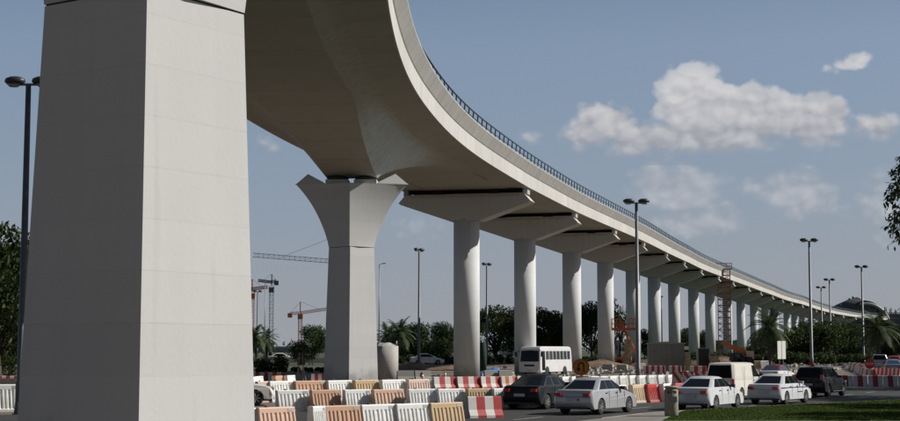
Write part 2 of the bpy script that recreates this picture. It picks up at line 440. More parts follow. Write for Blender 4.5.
# ------------------------------------------------------------------ viaduct deck
edge = [(-1.2, -20), (-.4, 10), (-1.0, 28), (-1.9, 42), (-2.25, 53), (-2.0, 66), (-1.05, 77), (1.15, 92), (6.15, 114), (11.8, 137.5), (18.0, 160.6), (24.0, 183), (30.5, 209),
        (36.7, 233), (43.3, 257), (50.4, 280), (57.6, 303), (65.8, 329), (73.6, 354), (81.9, 380), (90.6, 408), (98.9, 433), (107.5, 457), (124, 508), (142.8, 562), (160, 606), (181, 655), (204, 700), (235, 755)]
def cr(p0, p1, p2, p3, t):
    return .5 * ((2 * p1) + (-p0 + p2) * t + (2 * p0 - 5 * p1 + 4 * p2 - p3) * t * t + (-p0 + 3 * p1 - 3 * p2 + p3) * t ** 3)
E = [Vector((a, b, 0)) for a, b in edge]
dense = []
for i in range(len(E) - 1):
    a, b, c, d = E[max(0, i - 1)], E[i], E[i + 1], E[min(len(E) - 1, i + 2)]
    n = max(2, int((c - b).length / .9))
    for k in range(n): dense.append(cr(a, b, c, d, k / n))
dense.append(E[-1])
# smooth out the kinks, then resample every metre and shift to the centre line
for _ in range(60):
    dense = [dense[0]] + [(dense[i - 1] + dense[i] * 2 + dense[i + 1]) / 4 for i in range(1, len(dense) - 1)] + [dense[-1]]
st = [dense[0]]; acc = 0
for i in range(1, len(dense)):
    while (dense[i] - st[-1]).length >= 1.0: st.append(st[-1] + (dense[i] - st[-1]).normalized() * 1.0)
TAN = []; CL = []
for i, p in enumerate(st):
    t = (st[min(len(st) - 1, i + 3)] - st[max(0, i - 3)]).normalized(); TAN.append(t)
    n = Vector((t.y, -t.x, 0)); CL.append(p - n * 5.05)
def rise(y): return 0 if y < 114 else min(1.5, (y - 114) * .012)
def near(y): return min(range(len(CL)), key=lambda i: abs(CL[i].y - y))
i2 = near(82.5); i1 = near(18.8)
def haunch(i):
    u = abs(i - i2) / 27.0; t = max(0, 1 - u) ** 2.4
    u1 = abs(i - i1) / 27.0; t = max(t, max(0, 1 - u1) ** 2.4)
    if i < i2: t = max(t, .20)
    return t
SOF = 14.9
def section(i):
    t = haunch(i); z0 = SOF + rise(CL[i].y)
    tt = TAN[i]; n = Vector((tt.y, -tt.x, 0)); c = CL[i]
    P = lambda x, z: c + n * x + Vector((0, 0, z0 + z))
    b = 1.40 + (1 - t) ** 2 * 1.5; w = 3.12; H = 2.85 * t + .03 * (1 - t); k = .72 * t ** .8
    right = [(b, -H), (b + (w - b) * .5, -H + (H - k) * .5), (w - .15, -k - .05), (w + .35, -k * .68), (w + .95, -k * .25), (4.98, 0)]
    # rounded transition so the web sweeps into the wing
    return P, right
ys = 0
g = MB(); f = MB(); pr = MB(); top = MB()
low_r, low_l, fr_, fl_, pr_, pl_, tp_ = [], [], [], [], [], [], []
step = [i for i in range(0, len(CL)) if i % (1 if CL[i].y < 140 else 3) == 0]
rings = []; fr_r = []; fl_r = []; par_r = []; par_l = []
for i in step:
    P, rt = section(i)
    rings.append([P(-x, z) for x, z in rt[::-1]] + [P(x, z) for x, z in rt])
    fr_r.append([P(4.98, 0), P(5.05, 0), P(5.05, .98), P(4.7, .98), P(4.7, .03)])
    fl_r.append([P(-4.98, 0), P(-5.05, 0), P(-5.05, .98), P(-4.7, .98), P(-4.7, .03)])
    par_r.append([P(5.06, .98), P(5.10, 1.02), P(5.50, 1.66), P(5.50, 1.74), P(5.28, 1.74), P(4.8, .99)])
    par_l.append([P(-5.06, .98), P(-5.10, 1.02), P(-5.50, 1.66), P(-5.50, 1.74), P(-5.28, 1.74), P(-4.8, .99)])
vd = thing('viaduct', 'long curved concrete rail viaduct deck sweeping overhead and into the distance', 'viaduct')
import bisect
def add_attr(o):
    me = o.data; ysl = [c.y for c in CL]
    a = me.attributes.new('chain', 'FLOAT', 'POINT')
    vals = []
    for v in me.vertices:
        k = bisect.bisect_left(ysl, v.co.y); lo, hi = max(0, k - 8), min(len(CL) - 1, k + 9)
        best = min(range(lo, hi), key=lambda i: abs((Vector((v.co.x, v.co.y, 0)) - CL[i]).dot(TAN[i])))
        vals.append(best + (Vector((v.co.x, v.co.y, 0)) - CL[best]).dot(TAN[best]))
    a.data.foreach_set('value', vals)
g = MB(); g.loft(rings, closed=False, caps=False, smooth=True)
for sd_ in (1,):     # steeper haunch webs by the big pier, sky bounce painted in as a paler tint
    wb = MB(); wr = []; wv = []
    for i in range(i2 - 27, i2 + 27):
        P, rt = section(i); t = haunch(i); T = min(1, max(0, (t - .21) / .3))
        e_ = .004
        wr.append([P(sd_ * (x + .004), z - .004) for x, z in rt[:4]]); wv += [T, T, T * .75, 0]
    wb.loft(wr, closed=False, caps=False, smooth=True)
    me = bpy.data.meshes.new('haunch_web_skylit'); me.from_pydata(wb.v, [], wb.f); me.polygons.foreach_set('use_smooth', [True] * len(wb.f)); me.materials.append(M['web'])
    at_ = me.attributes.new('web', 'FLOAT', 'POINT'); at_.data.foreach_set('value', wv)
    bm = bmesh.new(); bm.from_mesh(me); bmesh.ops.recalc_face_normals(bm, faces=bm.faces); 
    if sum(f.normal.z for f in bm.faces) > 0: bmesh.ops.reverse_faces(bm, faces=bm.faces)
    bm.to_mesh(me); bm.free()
    wo = bpy.data.objects.new('haunch_web_skylit', me); col.objects.link(wo); wo.parent = vd
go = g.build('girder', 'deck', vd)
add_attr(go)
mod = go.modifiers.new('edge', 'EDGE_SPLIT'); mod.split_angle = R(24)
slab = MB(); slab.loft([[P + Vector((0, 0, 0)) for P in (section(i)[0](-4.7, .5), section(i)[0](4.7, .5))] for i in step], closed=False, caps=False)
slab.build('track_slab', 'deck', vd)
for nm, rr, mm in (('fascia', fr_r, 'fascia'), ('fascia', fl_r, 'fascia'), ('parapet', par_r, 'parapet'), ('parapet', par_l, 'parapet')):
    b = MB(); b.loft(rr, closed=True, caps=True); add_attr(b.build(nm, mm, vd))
# railing on the right hand parapet: slanted posts with two rails
def rail_part(side, y0, posts_max):
    idx = [i for i in range(len(CL)) if CL[i].y > y0]
    rails = MB(); 
    for (dx, z, r) in ((5.04, 2.66, .05), (4.98, 2.3, .03), (4.94, 2.0, .03)):
        pts = [section(i)[0](side * dx, z) for i in idx[::2]]
        rr = [[p + Vector((0, 0, r)), p + Vector((0, 0, -r)) + Vector((side * r, 0, 0)), p + Vector((-side * r, 0, -r))] for p in pts]
        rails.loft(rr, closed=True)
    ro = rails.build('railing', 'rail', vd)
    rest = MB(); n = 0
    posts = []
    s = 0.0
    pi_ = idx[::1]
    k = 0.0; cnt = 0
    while int(k) < len(pi_) - 1:
        i = pi_[int(k)]; fr = k - int(k)
        Pa = section(i)[0]; Pb = section(pi_[int(k) + 1])[0]
        at = lambda x, z: Pa(x, z).lerp(Pb(x, z), fr)
        tdir = TAN[i]
        tgt = MB() if cnt < posts_max else rest
        tgt.bar(at(side * 4.88, 1.0), at(side * 5.04, 2.66), .13, .07)
        tgt.bar(at(side * 4.88, 1.1) + tdir * .35, at(side * 5.02, 2.45), .05, .04)
        if cnt < posts_max: tgt.build('post', 'rail', ro)
        cnt += 1; k += 1.55
    if rest.v: tag(rest.build('posts', 'rail', ro), kind='stuff')
rail_part(1, 40, 96)
# far parapet rail, barely seen
# ------------------------------------------------------------------ piers
def frame_at(i):
    t = TAN[i]; return CL[i], t, math.atan2(-t.x, t.y)   # local +y runs along the deck
def special_pier(i, ctr, rz, joint, label, m, sx=1.0, zdeck=12.1, zb=0):
    root = thing('viaduct_pier', label, 'pier', (ctr[0], ctr[1], zb), rz, 'diamond shaped piers with winged heads')
    sh = MB(); J = joint - zb
    def ring(z, a, ch=.10):           # diamond plan with a chamfered front ridge
        pts = [(a, 0), (ch, a - ch), (0 + ch * .2, a - ch * .3), (-ch * .2, a - ch * .3), (-ch, a - ch), (-a, 0)]
        pts += [(-ch, -(a - ch)), (-ch * .45, -(a - ch * .75)), (ch * .45, -(a - ch * .75)), (ch, -(a - ch))]
        return [Vector((x, y, z)) for x, y in pts]
    zs = [-.3, J * .33, J * .66, J]; w = lambda z: 1.52 - (1.52 - 1.25) * z / 8.2 * (8.2 / J)
    def ring(z, a):
        n = .036
        c = [(a, 0), (n, a - n), (-n, a - n), (-a, 0), (-n * 1.1, -(a - n * 1.1) + .035), (n * .8, -(a - n * .8))]
        return [Vector((x, y, z)) for x, y in c]
    sh.loft([ring(z, w(z)) for z in zs]); sh.build('shaft', m, root)
    # thin shadow joint
    jt = MB(); jt.loft([ring(J - .002, 1.232), ring(J + .026, 1.232)]); jt.build('joint', 'seam', root)
    cp = MB(); top_ = zdeck - zb - .12
    rg_ = []
    N = 26
    for k in range(N + 1):
        u = k / N; z = J + .024 + (top_ - 0.35 - J) * u
        a = 1.26 + (3.15 - 1.26) * (.75 * u ** 1.3 + .25 * u ** 4); d = 1.26 + .1 * u
        pts = []
        for (X, Y) in ((a, 0), (a * .45, -d * (.62 - .1 * u)), (0.0, -d), (-a * .45, -d * (.62 - .1 * u)), (-a, 0), (-a * .45, d * (.62 - .1 * u)), (0, d), (a * .45, d * (.62 - .1 * u))):
            pts.append(Vector((X, Y, z)))
        rg_.append(pts)
    # smooth upward dish toward wings
    for k, r_ in enumerate(rg_):
        for p in r_: p.z += (abs(p.x) / 3.15) ** 2 * .10 * (k / N)
    cp.loft(rg_, smooth=True)
    zt = rg_[-1][0].z
    for s in (-1, 1):   # wing peaks
        a = 3.13
        tip = Vector((s * a, 0, zt)); pk = Vector((s * 2.35, 0, zt + .50)); inn = Vector((s * 1.55, 0, zt + .22))
        lo = [tip + Vector((0, -.02, -.06)), Vector((s * 1.42, -.70, zt - .06)), Vector((s * 1.42, .70, zt - .06)), tip + Vector((0, .02, -.06))]
        hi = [Vector((s * 2.42, -.16, zt + .52)), Vector((s * 1.60, -.60, zt + .06)), Vector((s * 1.60, .60, zt + .06)), Vector((s * 2.42, .16, zt + .52))]
        cp.loft([lo, hi])
    hd = cp.build('head', m, root); hd.modifiers.new('edge', 'EDGE_SPLIT').split_angle = R(22)
    zd = zdeck - zb
    for s in (-1, 1):
        pb = MB(); pb.box((s * .78, 0, (zt + zd) / 2 - .12), (1.25, 1.3, max(.1, zd - zt - .12))); pb.build('plinth', m, root)
        bb = MB(); bb.tube((s * .78, 0, zd - .20), (s * .78, 0, zd + .03), .60, n=20); bb.build('bearing', 'bearing', root)
    return root
special_pier(i2, (CL[i2].x - .02, CL[i2].y), R(-1), 8.2, 'diamond shaft pier with winged head carrying the deck, behind the plastic barriers', 'pier2', zdeck=12.12)
p1 = D(140, 300, 18.9)
special_pier(i1, (p1.x, p1.y), R(11), 6.93, 'huge pale diamond shaft pier close by at the left, one face in shade', 'pier', zdeck=12.12, zb=-.05)

col_y = [115.3, 138.9, 162, 184.4, 210.4, 234.5, 258.6, 281.6, 304, 330.6, 355.6, 382, 409.5, 434, 458.6, 484, 510, 540, 570, 600, 634]
lab = ['thick round column left of the white bus, nearest of the round columns', 'round column rising directly behind the cab of the white bus',
       'round column rising just behind the tail of the white bus', 'round column beside the orange lift platform, on its left', 'round column half hidden behind the tall street lamp and lift platform',
       'round column behind the left end of the grey site cabin', 'round column behind the right end of the grey site cabin', 'round column just left of the dark portable booth',
       'round column just left of the scaffold tower', 'round column hidden behind the scaffold tower', 'round column between the scaffold tower and the date palm',
       'round column behind the left fronds of the big date palm', 'dark shaded round column behind the crown of the big date palm', 'round column just right of the big date palm crown',
       'round column above the pair of white sign backs', 'distant round column above the broad green tree', 'distant round column left of the tall right hand lamps',
       'distant round column between the pair of far lamp posts', 'small far column right of the pair of far lamp posts', 'very distant column under the last stretch of the viaduct', 'last small column before the station dome']
def round_pier(i, label):
    c, t, rz = frame_at(i); zb = gh(c.y); zs = SOF + rise(c.y) - zb
    root = thing('viaduct_column', label, 'column', (c.x, c.y, zb), rz, 'round columns under the viaduct')
    b = MB(); b.lathe([(1.0, -.3), (1.0, zs - 2.3)], n=40); b.build('shaft', 'column', root)
    prof = [(-4.45, -.42), (-4.72, -.50), (-5.18, -1.02), (-5.02, -1.14), (-1.25, -2.42), (1.25, -2.42), (5.02, -1.14), (5.18, -1.02), (4.72, -.50), (4.45, -.42)]
    cp = MB()
    cp.loft([[Vector((x, yy, zs + z)) for x, z in prof] for yy in (-.98, .98)])
    cp.build('crosshead', 'cap', root)
    for s in (-1, 1):
        q = MB(); q.box((s * 4.70, 0, zs - .22), (.36, 1.1, .46)); q.build('shear_block', 'fascia', root)
        q = MB(); q.box((s * 2.2, 0, zs - .21), (.8, .9, .45)); q.build('bearing', 'bearing', root)
    d = MB(); d.loft([[Vector((x, yy, zs + z)) for x, z in ((-4.45, -.42), (-4.30, -.62), (-4.0, -.66), (4.0, -.66), (4.30, -.62), (4.45, -.42))] for yy in (-1.03, 1.03)]); d.build('ledge', 'fascia', root)
    d = MB(); d.box((0, .25, zs - .13), (8.9, .5, .22)); d.build('bearing_shelf', 'seam', root)
for y, l in zip(col_y, lab): round_pier(near(y), l)

# ------------------------------------------------------------------ street lamps
def lamp_proto(kind):
    Hh = 13.8
    r = thing('street_lamp', '', 'street lamp')
    if kind == 'double':
        b = MB(); b.lathe([(.20, 0), (.20, 1.3), (.165, 1.35), (.11, Hh - .35)], n=14); b.build('pole', 'pole', r)
        b = MB(); b.box((0, 0, .03), (.5, .5, .06)); b.lathe([(.24, .06), (.2, .5)], n=14); b.build('base', 'pole', r)
        b = MB(); b.bar((-.55, 0, Hh - .32), (.55, 0, Hh - .32), .09); b.build('arm', 'pole', r)
        for s in (-1, 1):
            h = MB(); h.loft([[Vector((s * .56 + a * math.cos(t) , bq * math.sin(t), z)) for t in [2 * PI * k / 14 for k in range(14)]] for a, bq, z in ((.34, .24, Hh - .30), (.44, .30, Hh - .20), (.40, .27, Hh - .08), (.22, .16, Hh))], smooth=True)
            hd = h.build('lamp_head', 'head', r)
            h = MB(); h.loft([[Vector((s * .6 + a * math.cos(t), a * .7 * math.sin(t), z)) for t in [2 * PI * k / 14 for k in range(14)]] for a, z in ((.18, Hh - .42), (.31, Hh - .30))], smooth=True)
            h.build('lens', 'lens', hd)
    else:
        b = MB(); b.lathe([(.12, 0), (.05, Hh)], n=10); b.build('pole', 'polelight', r)
        b = MB(); b.bar((0, 0, Hh), (.5, 0, Hh + .1), .06); b.build('arm', 'polelight', r)
        b = MB(); b.box((.6, 0, Hh + .12), (.5, .2, .12)); b.build('lamp_head', 'polelight', r)
    return Proto(r)
LD = lamp_proto('double'); LS = lamp_proto('single')
GL = 'twin headed street lamps'
for px, d, rz, l in ((21.5, 61, 0, 'tall twin headed street lamp at the left edge beside the near pier'), (638, 111, 0, 'tall twin headed lamp in front of the lift platform'),
                     (811.5, 157, 0, 'tall twin headed lamp behind the black jeep'), (863.5, 211, 0, 'twin headed lamp behind the red stop disc'),
                     (831, 250, 0, 'taller of the two close twin headed lamps left of the station dome'), (822.5, 281, 0, 'lower of the two close twin headed lamps left of the station dome'),
                     (419, 175, R(60), 'dark lamp post left of the nearest round column'), (487, 205, R(50), 'dark lamp post between the nearest two round columns'),
                     (662, 330, R(70), 'thin far lamp seen between the columns above the site cabin'), (257, 300, R(30), 'small far lamp left of the cranes, beside the near pier'), ):
    q = D(px, 350, d); z = gh(d); LD.put((q.x, d, z), rz, l, GL)
for px, d, l in ((379, 197, 'thin pale pole rising behind the concrete stub column'), (264.5, 250, 'thin pale pole right of the near pier under the cranes')):
    q = D(px, 350, d); LS.put((q.x, d, gh(d)), 0, l, 'thin pale lamp poles', scale=(1, 1, .95))

# ------------------------------------------------------------------ barriers
def plastic_barrier(m, kindlabel):
    r = thing('plastic_barrier', '', 'barrier')
    L, H = 1.0, .9; b = MB(); n = 44; rings = []
    for k in range(n + 1):
        x = L * k / n
        ph = (x * 8.2) % 1.0
        g_ = .035 if .32 < ph < .78 and .05 < x < .95 else 0
        prof = [(.24, 0), (.24, .08), (.205 - g_, .12), (.17 - g_, .42), (.135 - g_, .70), (.13, .745), (.13, .87), (.105, .90)]
        lean = .02 * math.sin(x * 2)
        rings.append([Vector((x - .06 * z, -y, z)) for y, z in prof] + [Vector((x - .06 * z, y, z)) for y, z in prof[::-1]])
    b.loft(rings); b.build('body', m, r)
    b = MB(); b.tube((.22, 0, .89), (.22, 0, .95), .05, .045, 10); b.build('filler_cap', 'black', r)
    b = MB(); b.box((.82, -.134, .81), (.14, .008, .09)); b.build('label_plate', 'label', r)
    return Proto(r)
def striped_barrier(m, H=.8, foot=None):
    r = thing('jersey_barrier', '', 'barrier'); L = 1.56
    prof = [(.30, 0), (.30, .10), (.17, .32), (.10, H - .03), (.07, H)]
    b = MB(); xs = [0, .02] + [L * k / 6 for k in range(1, 6)] + [L - .02, L]
    rings = []
    for x in xs:
        sh = .02 if x in (0, L) else 0
        rings.append([Vector((x, -(y - sh), z)) for y, z in prof] + [Vector((x, y - sh, z)) for y, z in prof[::-1]])
    b.loft(rings); bo = b.build('body', m, r)
    if foot:
        for k in range(2): b = MB(); b.box((L * (.22 + .56 * k), 0, .045), (.34, .64, .09)); b.build('foot', foot, r)
    return Proto(r)
PB = {k: plastic_barrier(k, k) for k in ('white', 'orange', 'tan', 'pink', 'red')}
JB = {'rw': striped_barrier('rw', foot='redplain'), 'ow': striped_barrier('ow', foot='redplain'), 'rwbig': striped_barrier('rwbig'), 'grey': striped_barrier('greyrw'), 'rwc': striped_barrier('rw', H=.82)}
def place(kind, x0, x1, y0, y1, label, group, dz=0.0, gap=.02, turn=9, hs=1.0):
    H = (.9 if kind in PB else .8) * hs
    def foot(px, py):       # nearest spot on the sloping ground where the top edge meets this sight line
        y = 35.0
        while y < 400:
            if D(px, py, y).z < H + gh(y): return D(px, py, y)
            y += .1
        return D(px, py, y)
    a = foot(x0, y0); b = foot(x1, y1)
    yaw = R(turn + rnd.uniform(-5, 5)); d = (b - a); Lr = d.length
    d = Matrix.Rotation(yaw, 3, 'Z') @ d * (1 / math.cos(yaw)) * 1.02; L = d.length - gap
    pr_ = PB[kind] if kind in PB else JB[kind]
    s = L / (1.0 if kind in PB else 1.56)
    o = pr_.put((a.x, a.y, min(gh(a.y), gh(b.y)) + .004), math.atan2(d.y, d.x) + R(rnd.uniform(-2, 2)), label, group, scale=(s, 1, hs))
    return o
desc = {'white': 'dusty white', 'orange': 'faded orange', 'tan': 'faded tan', 'pink': 'faded pink', 'red': 'bright red', 'rw': 'red-white striped', 'ow': 'orange-white striped', 'grey': 'grey-maroon', 'rwbig': 'wide striped shaded red-white', 'rwc': 'red and white striped concrete'}
ordn = ['first', 'second', 'third', 'fourth', 'fifth', 'sixth', 'seventh', 'eighth', 'ninth', 'tenth', 'eleventh', 'twelfth', 'thirteenth', 'fourteenth', 'fifteenth', 'sixteenth', 'seventeenth', 'eighteenth']
def row(items, where, group, y_of, **kw):
    cnt = {}
    tot = {}
    for it in items: tot[it[0]] = tot.get(it[0], 0) + 1
    for it in items:
        kind, x0, x1 = it[:3]; c = cnt.get(kind, 0); cnt[kind] = c + 1
        if tot[kind] == 1: l = f'only {desc[kind]} barrier in {where}'
        else: l = f'{ordn[c]} {desc[kind]} barrier from left in {where}'
        y0 = y_of(x0); y1 = y_of(x1)
        place(kind, x0, x1, y0, y1, l, group, **kw)
lin = lambda xa, ya, xb, yb: (lambda x: ya + (yb - ya) * (x - xa) / (xb - xa))
row([('white', 222, 258), ('orange', 258.5, 297), ('white', 311, 325), ('orange', 325.5, 361), ('white', 361.5, 396), ('white', 396.5, 429.5), ('tan', 430, 466)], 'the nearest row', 'ribbed barriers of the nearest row', lin(258, 407.8, 466, 402.2))
place('rwc', 466.5, 501, 397.2, 396.8, 'chunky red and white jersey barrier ending the nearest row on the right', None)
row([('white', 278, 311.5), ('orange', 312, 342), ('white', 345, 373), ('orange', 374, 406.5), ('white', 409, 437), ('white', 438.5, 467), ('tan', 468, 493), ('white', 493.5, 517)], 'the middle row', 'ribbed barriers of the middle row', lin(278, 390.4, 517, 388.3), turn=14)
row([('white', 518, 538), ('white', 538.5, 557), ('white', 557.5, 576), ('white', 576.5, 594), ('white', 594.5, 612), ('white', 612.5, 630.5), ('tan', 631, 645.5), ('red', 646, 661), ('white', 661.5, 673), ('red', 673.5, 686)], 'the row along the road behind the sedans', 'ribbed barriers along the road', lin(518, 388.2, 686, 383.2))
row([('pink', 257, 269.5), ('white', 270, 294), ('orange', 296, 327.5), ('white', 328, 354.5), ('tan', 355, 381.5), ('white', 382, 408), ('pink', 408.5, 431)], 'the third row', 'ribbed barriers of the third row', lin(257, 381.5, 431, 379.3), hs=1.16)
row([('white', 252, 273.5), ('orange', 274, 285.5), ('white', 286, 296)], 'the short run left of the diamond pier', 'ribbed barriers of the short run', lin(252, 377, 296, 375.2))
row([('rw', 251, 268), ('rw', 268, 285), ], 'the striped pair beside the near pier', 'striped barriers beside the near pier', lin(251, 372.3, 285, 372.3))
place('rw', 311, 325, 374, 374, 'short red and white jersey barrier touching the left of the diamond pier', None)
row([('rw', 433, 455.5), ('rw', 456.5, 479), ('rw', 480, 500), ('ow', 500.5, 516), ('ow', 516.5, 531)], 'the striped row by the nearest round column', 'striped barriers by the nearest round column', lin(433, 377, 531, 376.2))
row([('grey', 397, 414), ('grey', 414.5, 431), ('grey', 484, 498), ('grey', 498.5, 512)], 'the grey line behind the nearest round column', 'grey and maroon barriers', lin(397, 370.8, 512, 370.2))
row([('white', 590 + 9.6 * k, 599 + 9.6 * k) for k in range(-3, 9)], 'the white line behind the tall lamp', 'white ribbed barriers behind the tall lamp', lin(560, 376.9, 680, 374.8))
row([('rw', 643, 654), ('rw', 654.5, 665), ('rw', 669, 681)] + [('rw', 690, 706)], 'the striped line below the site cabin', 'striped barriers below the site cabin', lin(643, 365.6, 706, 366))
row([('rwbig', 838 + 15 * k, 852.5 + 15 * k) for k in range(5)], 'the row across the end of the road', 'wide striped barriers across the road', lin(838, 375.2, 899, 375.6))
row([('rw', 849 + 3.2 * k, 852 + 3.2 * k) for k in range(6)], 'the line climbing to the stop disc', 'striped barriers by the stop disc', lin(849, 361.5, 868, 369.5))
row([('rw', 868 + 8 * k, 875.5 + 8 * k) for k in range(4)], 'the line right of the stop disc', 'striped barriers right of the stop disc', lin(868, 367.5, 900, 368.5))
row([('white', -12, 17)], 'the group at the left edge', None, lin(-20, 384.6, 17, 384.6), turn=20, hs=1.28)
row([('rw', -18, 1), ('rw', 2, 18)], 'the far left line behind the left lamp', 'striped barriers at the far left', lin(-20, 376, 18, 376))
row([('orange', -8, 16)], 'the group at the left edge', None, lin(-12, 378.6, 17, 378.6), turn=16, hs=1.3)
row([('white', 741, 752), ('tan', 752.5, 760), ('white', 760.5, 769)], 'the stack by the mobile crane', 'barriers by the mobile crane', lin(741, 360.8, 769, 360.8))
# chevron boards
def board(px0, px1, ytop, d, label):
    a = D(px0, ytop, d); b = D(px1, ytop, d); w = (b - a).length; r = thing('chevron_barricade', label, 'barricade', (a.x, a.y, gh(d)), 0, 'slanted stripe barricades')
    H = a.z - gh(d)
    q = MB(); q.box((w / 2, 0, H - .42), (w, .05, .84)); q.build('panel', 'chev', r)
    for s in (.08, w - .08):
        q = MB(); q.bar((s, -.3, 0), (s, .03, H - .1), .05); q.bar((s, .36, 0), (s, .03, H - .1), .05); q.build('leg', 'polelight', r)
for k, px in enumerate((672, 683, 694)): board(px, px + 10.5, 371.5, 100 + k * 2, ['slanted red stripe barricade nearest the striped jersey line, leftmost', 'middle slanted red stripe barricade behind the white sedan', 'right slanted red stripe barricade beside the van rear'][k])

# ------------------------------------------------------------------ cars
def make_car(spec):
    L, W = spec['L'], spec['W'] / 2; r = thing(spec['name'], spec['label'], spec['cat'])
    wr, xr, xf = spec['wr'], spec['xr'], spec['xf']; ar = wr + .055
    paint = spec['paint']
    prof = list(spec['prof'])       # from rear bumper bottom over the top to the front bumper bottom
    sill = spec.get('sill', .24)
    def arc(cx):
        pts = []; a0 = math.asin((wr - sill) / ar) if wr > sill else 0
        n = 12
        for k in range(n + 1):
            t = -a0 + (PI + 2 * a0) * k / n; pts.append((cx + ar * math.cos(t), wr + ar * math.sin(t)))
        return pts
    low = arc(xf) + arc(xr)
    loop = prof + low
    yy = [(-1, .055), (-.975, .02), (-.9, 0), (.9, 0), (.975, .02), (1, .055)]
    b = MB(); rings = []
    for s, ins in yy:
        rg_ = []
        for k, (x, z) in enumerate(loop):
            X = L / 2 + (x - L / 2) * (1 - .055 * abs(s) ** 4 * (abs(x - L / 2) / (L / 2)) ** 3)
            Z = z
            yv = s * W
            if k < len(prof):
                if z > .5: Z = z - ins * 1.1
                yv = s * W * (1 - .05 * max(0, (z - .65)) / .35)
                if x < .2 or x > L - .3: X += ins * (1 if x < L / 2 else -1)
            rg_.append(Vector((X - L / 2, yv, Z)))
        rings.append(rg_)
    b.loft(rings, smooth=True); bo = b.build('body', paint, r)
    md = bo.modifiers.new('edge', 'EDGE_SPLIT'); md.split_angle = R(32)
    u = MB(); u.box((0, 0, .38), (L * .93, W * 1.72, .3)); u.build('underbody', 'under', r)
    (bx0, bx1, bw, bz), (tx0, tx1, tw, tz) = spec['base'], spec['top']
    rk = spec.get('crown', .05)
    def rng(x0, x1, w, z, c=.12): 
        pts = [(x0, -w + c * .8), (x0 + c, -w), (x1 - c, -w), (x1, -w + c * .8), (x1 + .05, 0), (x1, w - c * .8), (x1 - c, w), (x0 + c, w), (x0, w - c * .8), (x0 - .03, 0)]
        return [Vector((x - L / 2, y, z)) for x, y in pts]
    lr = lambda a, c, t: a + (c - a) * t
    gb_ = MB(); gb_.loft([rng(bx0, bx1, bw, bz - .06), rng(bx0, bx1, bw, bz), rng(tx0, tx1, tw, tz), rng(tx0 + .08, tx1 - .1, tw - .08, tz + rk * .7), rng(tx0 + .3, tx1 - .3, tw - .3, tz + rk)], smooth=True)
    ro = gb_.build('roof', spec.get('roofpaint', paint), r); md = ro.modifiers.new('edge', 'EDGE_SPLIT'); md.split_angle = R(25)
    gl = spec.get('glass', 'glass'); e = .008
    def sidept(x, t, s): return Vector((x - L / 2, s * (lr(bw, tw, t) + e), lr(bz, tz, t)))
    for s in (-1, 1):
        gs = [v for v in spec['side'] if v[4] == 'g']
        if len(gs) > 1:
            q = MB(); pts = [sidept(gs[0][0], .06, s), sidept(gs[-1][1] + .02, .06, s), sidept(gs[-1][3] + .02, .92, s), sidept(gs[0][2], .92, s)]
            pts = [Vector((p.x, p.y - s * .004, p.z)) for p in pts]; q.loft([[Vector((p.x, p.y - s * .02, p.z)) for p in pts], pts]); q.build('window_frame', 'black', r)
        for (xb0, xb1, xt0, xt1, nm) in spec['side']:
            q = MB(); a = .08; c = .90
            pts = [sidept(xb0, a, s), sidept(xb1, a, s), sidept(xt1, c, s), sidept(xt0, c, s)]
            inn = [Vector((p.x, p.y - s * .02, p.z)) for p in pts]
            q.loft([inn, pts])
            q.build('window' if nm == 'g' else 'side_panel', gl if nm == 'g' else paint, r)
    for (X0, X1, nm) in ((bx0, tx0, 'rear_window'), (bx1, tx1, 'windscreen')):
        sg = -1 if nm == 'rear_window' else 1; q = MB(); a, c = spec.get('ra', .1) if sg < 0 else .06, .92
        P_ = lambda t, y: Vector((lr(X0, X1, t) + sg * (e + (.03 if sg < 0 else .05) * (1 - abs(y) / lr(bw, tw, t))) - L / 2, y, lr(bz, tz, t)))
        wa, wc = lr(bw, tw, a) - .13, lr(bw, tw, c) - .13
        o_ = [P_(a, -wa), P_(a, 0), P_(a, wa), P_(c, wc), P_(c, 0), P_(c, -wc)]
        q.loft([[Vector((p.x - sg * .02, p.y, p.z)) for p in o_], o_]); q.build(nm, gl, r)
    # lights, plate, seams
    for s in (-1, 1):
        for key, nm, mm in (('tail', 'tail_light', 'tail'), ('head', 'headlight', 'headl')):
            x, y, z, dx, dy, dz = spec[key]; q = MB()
            q.loft([[Vector((x - L / 2 + sx * dx / 2, s * (y + dy * ky / 2) , z + kz * dz / 2)) for ky, kz in ((-1, -1), (1, -.8), (1, .9), (-1, 1))] for sx in (-1, 1)])
            q.build(nm, mm, r)
        q = MB(); mx, mz = spec['mirror']; q.loft([[Vector((mx - L / 2 + a, s * (W * .90 + y), mz + z)) for y, z in ((0, -.02), (.2, -.06), (.22, .08), (.04, .09))] for a in (-.06, .06)]); q.build('side_mirror', 'black' if spec.get('bm') else paint, r)
        for dxh in spec['handles']:
            q = MB(); q.box((dxh - L / 2, s * (W * .985), spec['hz']), (.16, .03, .03)); q.build('door_handle', 'black' if paint != 'carblack' else 'chrome', r)
        for (x0, z0, z1) in spec['seams']:
            q = MB(); q.box((x0 - L / 2, s * (W - .003), (z0 + z1) / 2), (.012, .012, z1 - z0)); q.build('door_seam', 'seam', r)
    q = MB(); q.box((spec.get('plx', .0) - L / 2, 0, spec['pz']), (.03, .5, .12)); q.build('number_plate', 'plate', r)
    q = MB(); q.box((.05 - L / 2, 0, .27), (.10, W * 1.5, .07)); q.build('bumper_strip', 'black', r)
    q = MB(); q.box((.004 - L / 2, 0, spec['pz'] + .12), (.02, W * 1.36, .014)); q.build('boot_seam', 'seam', r)
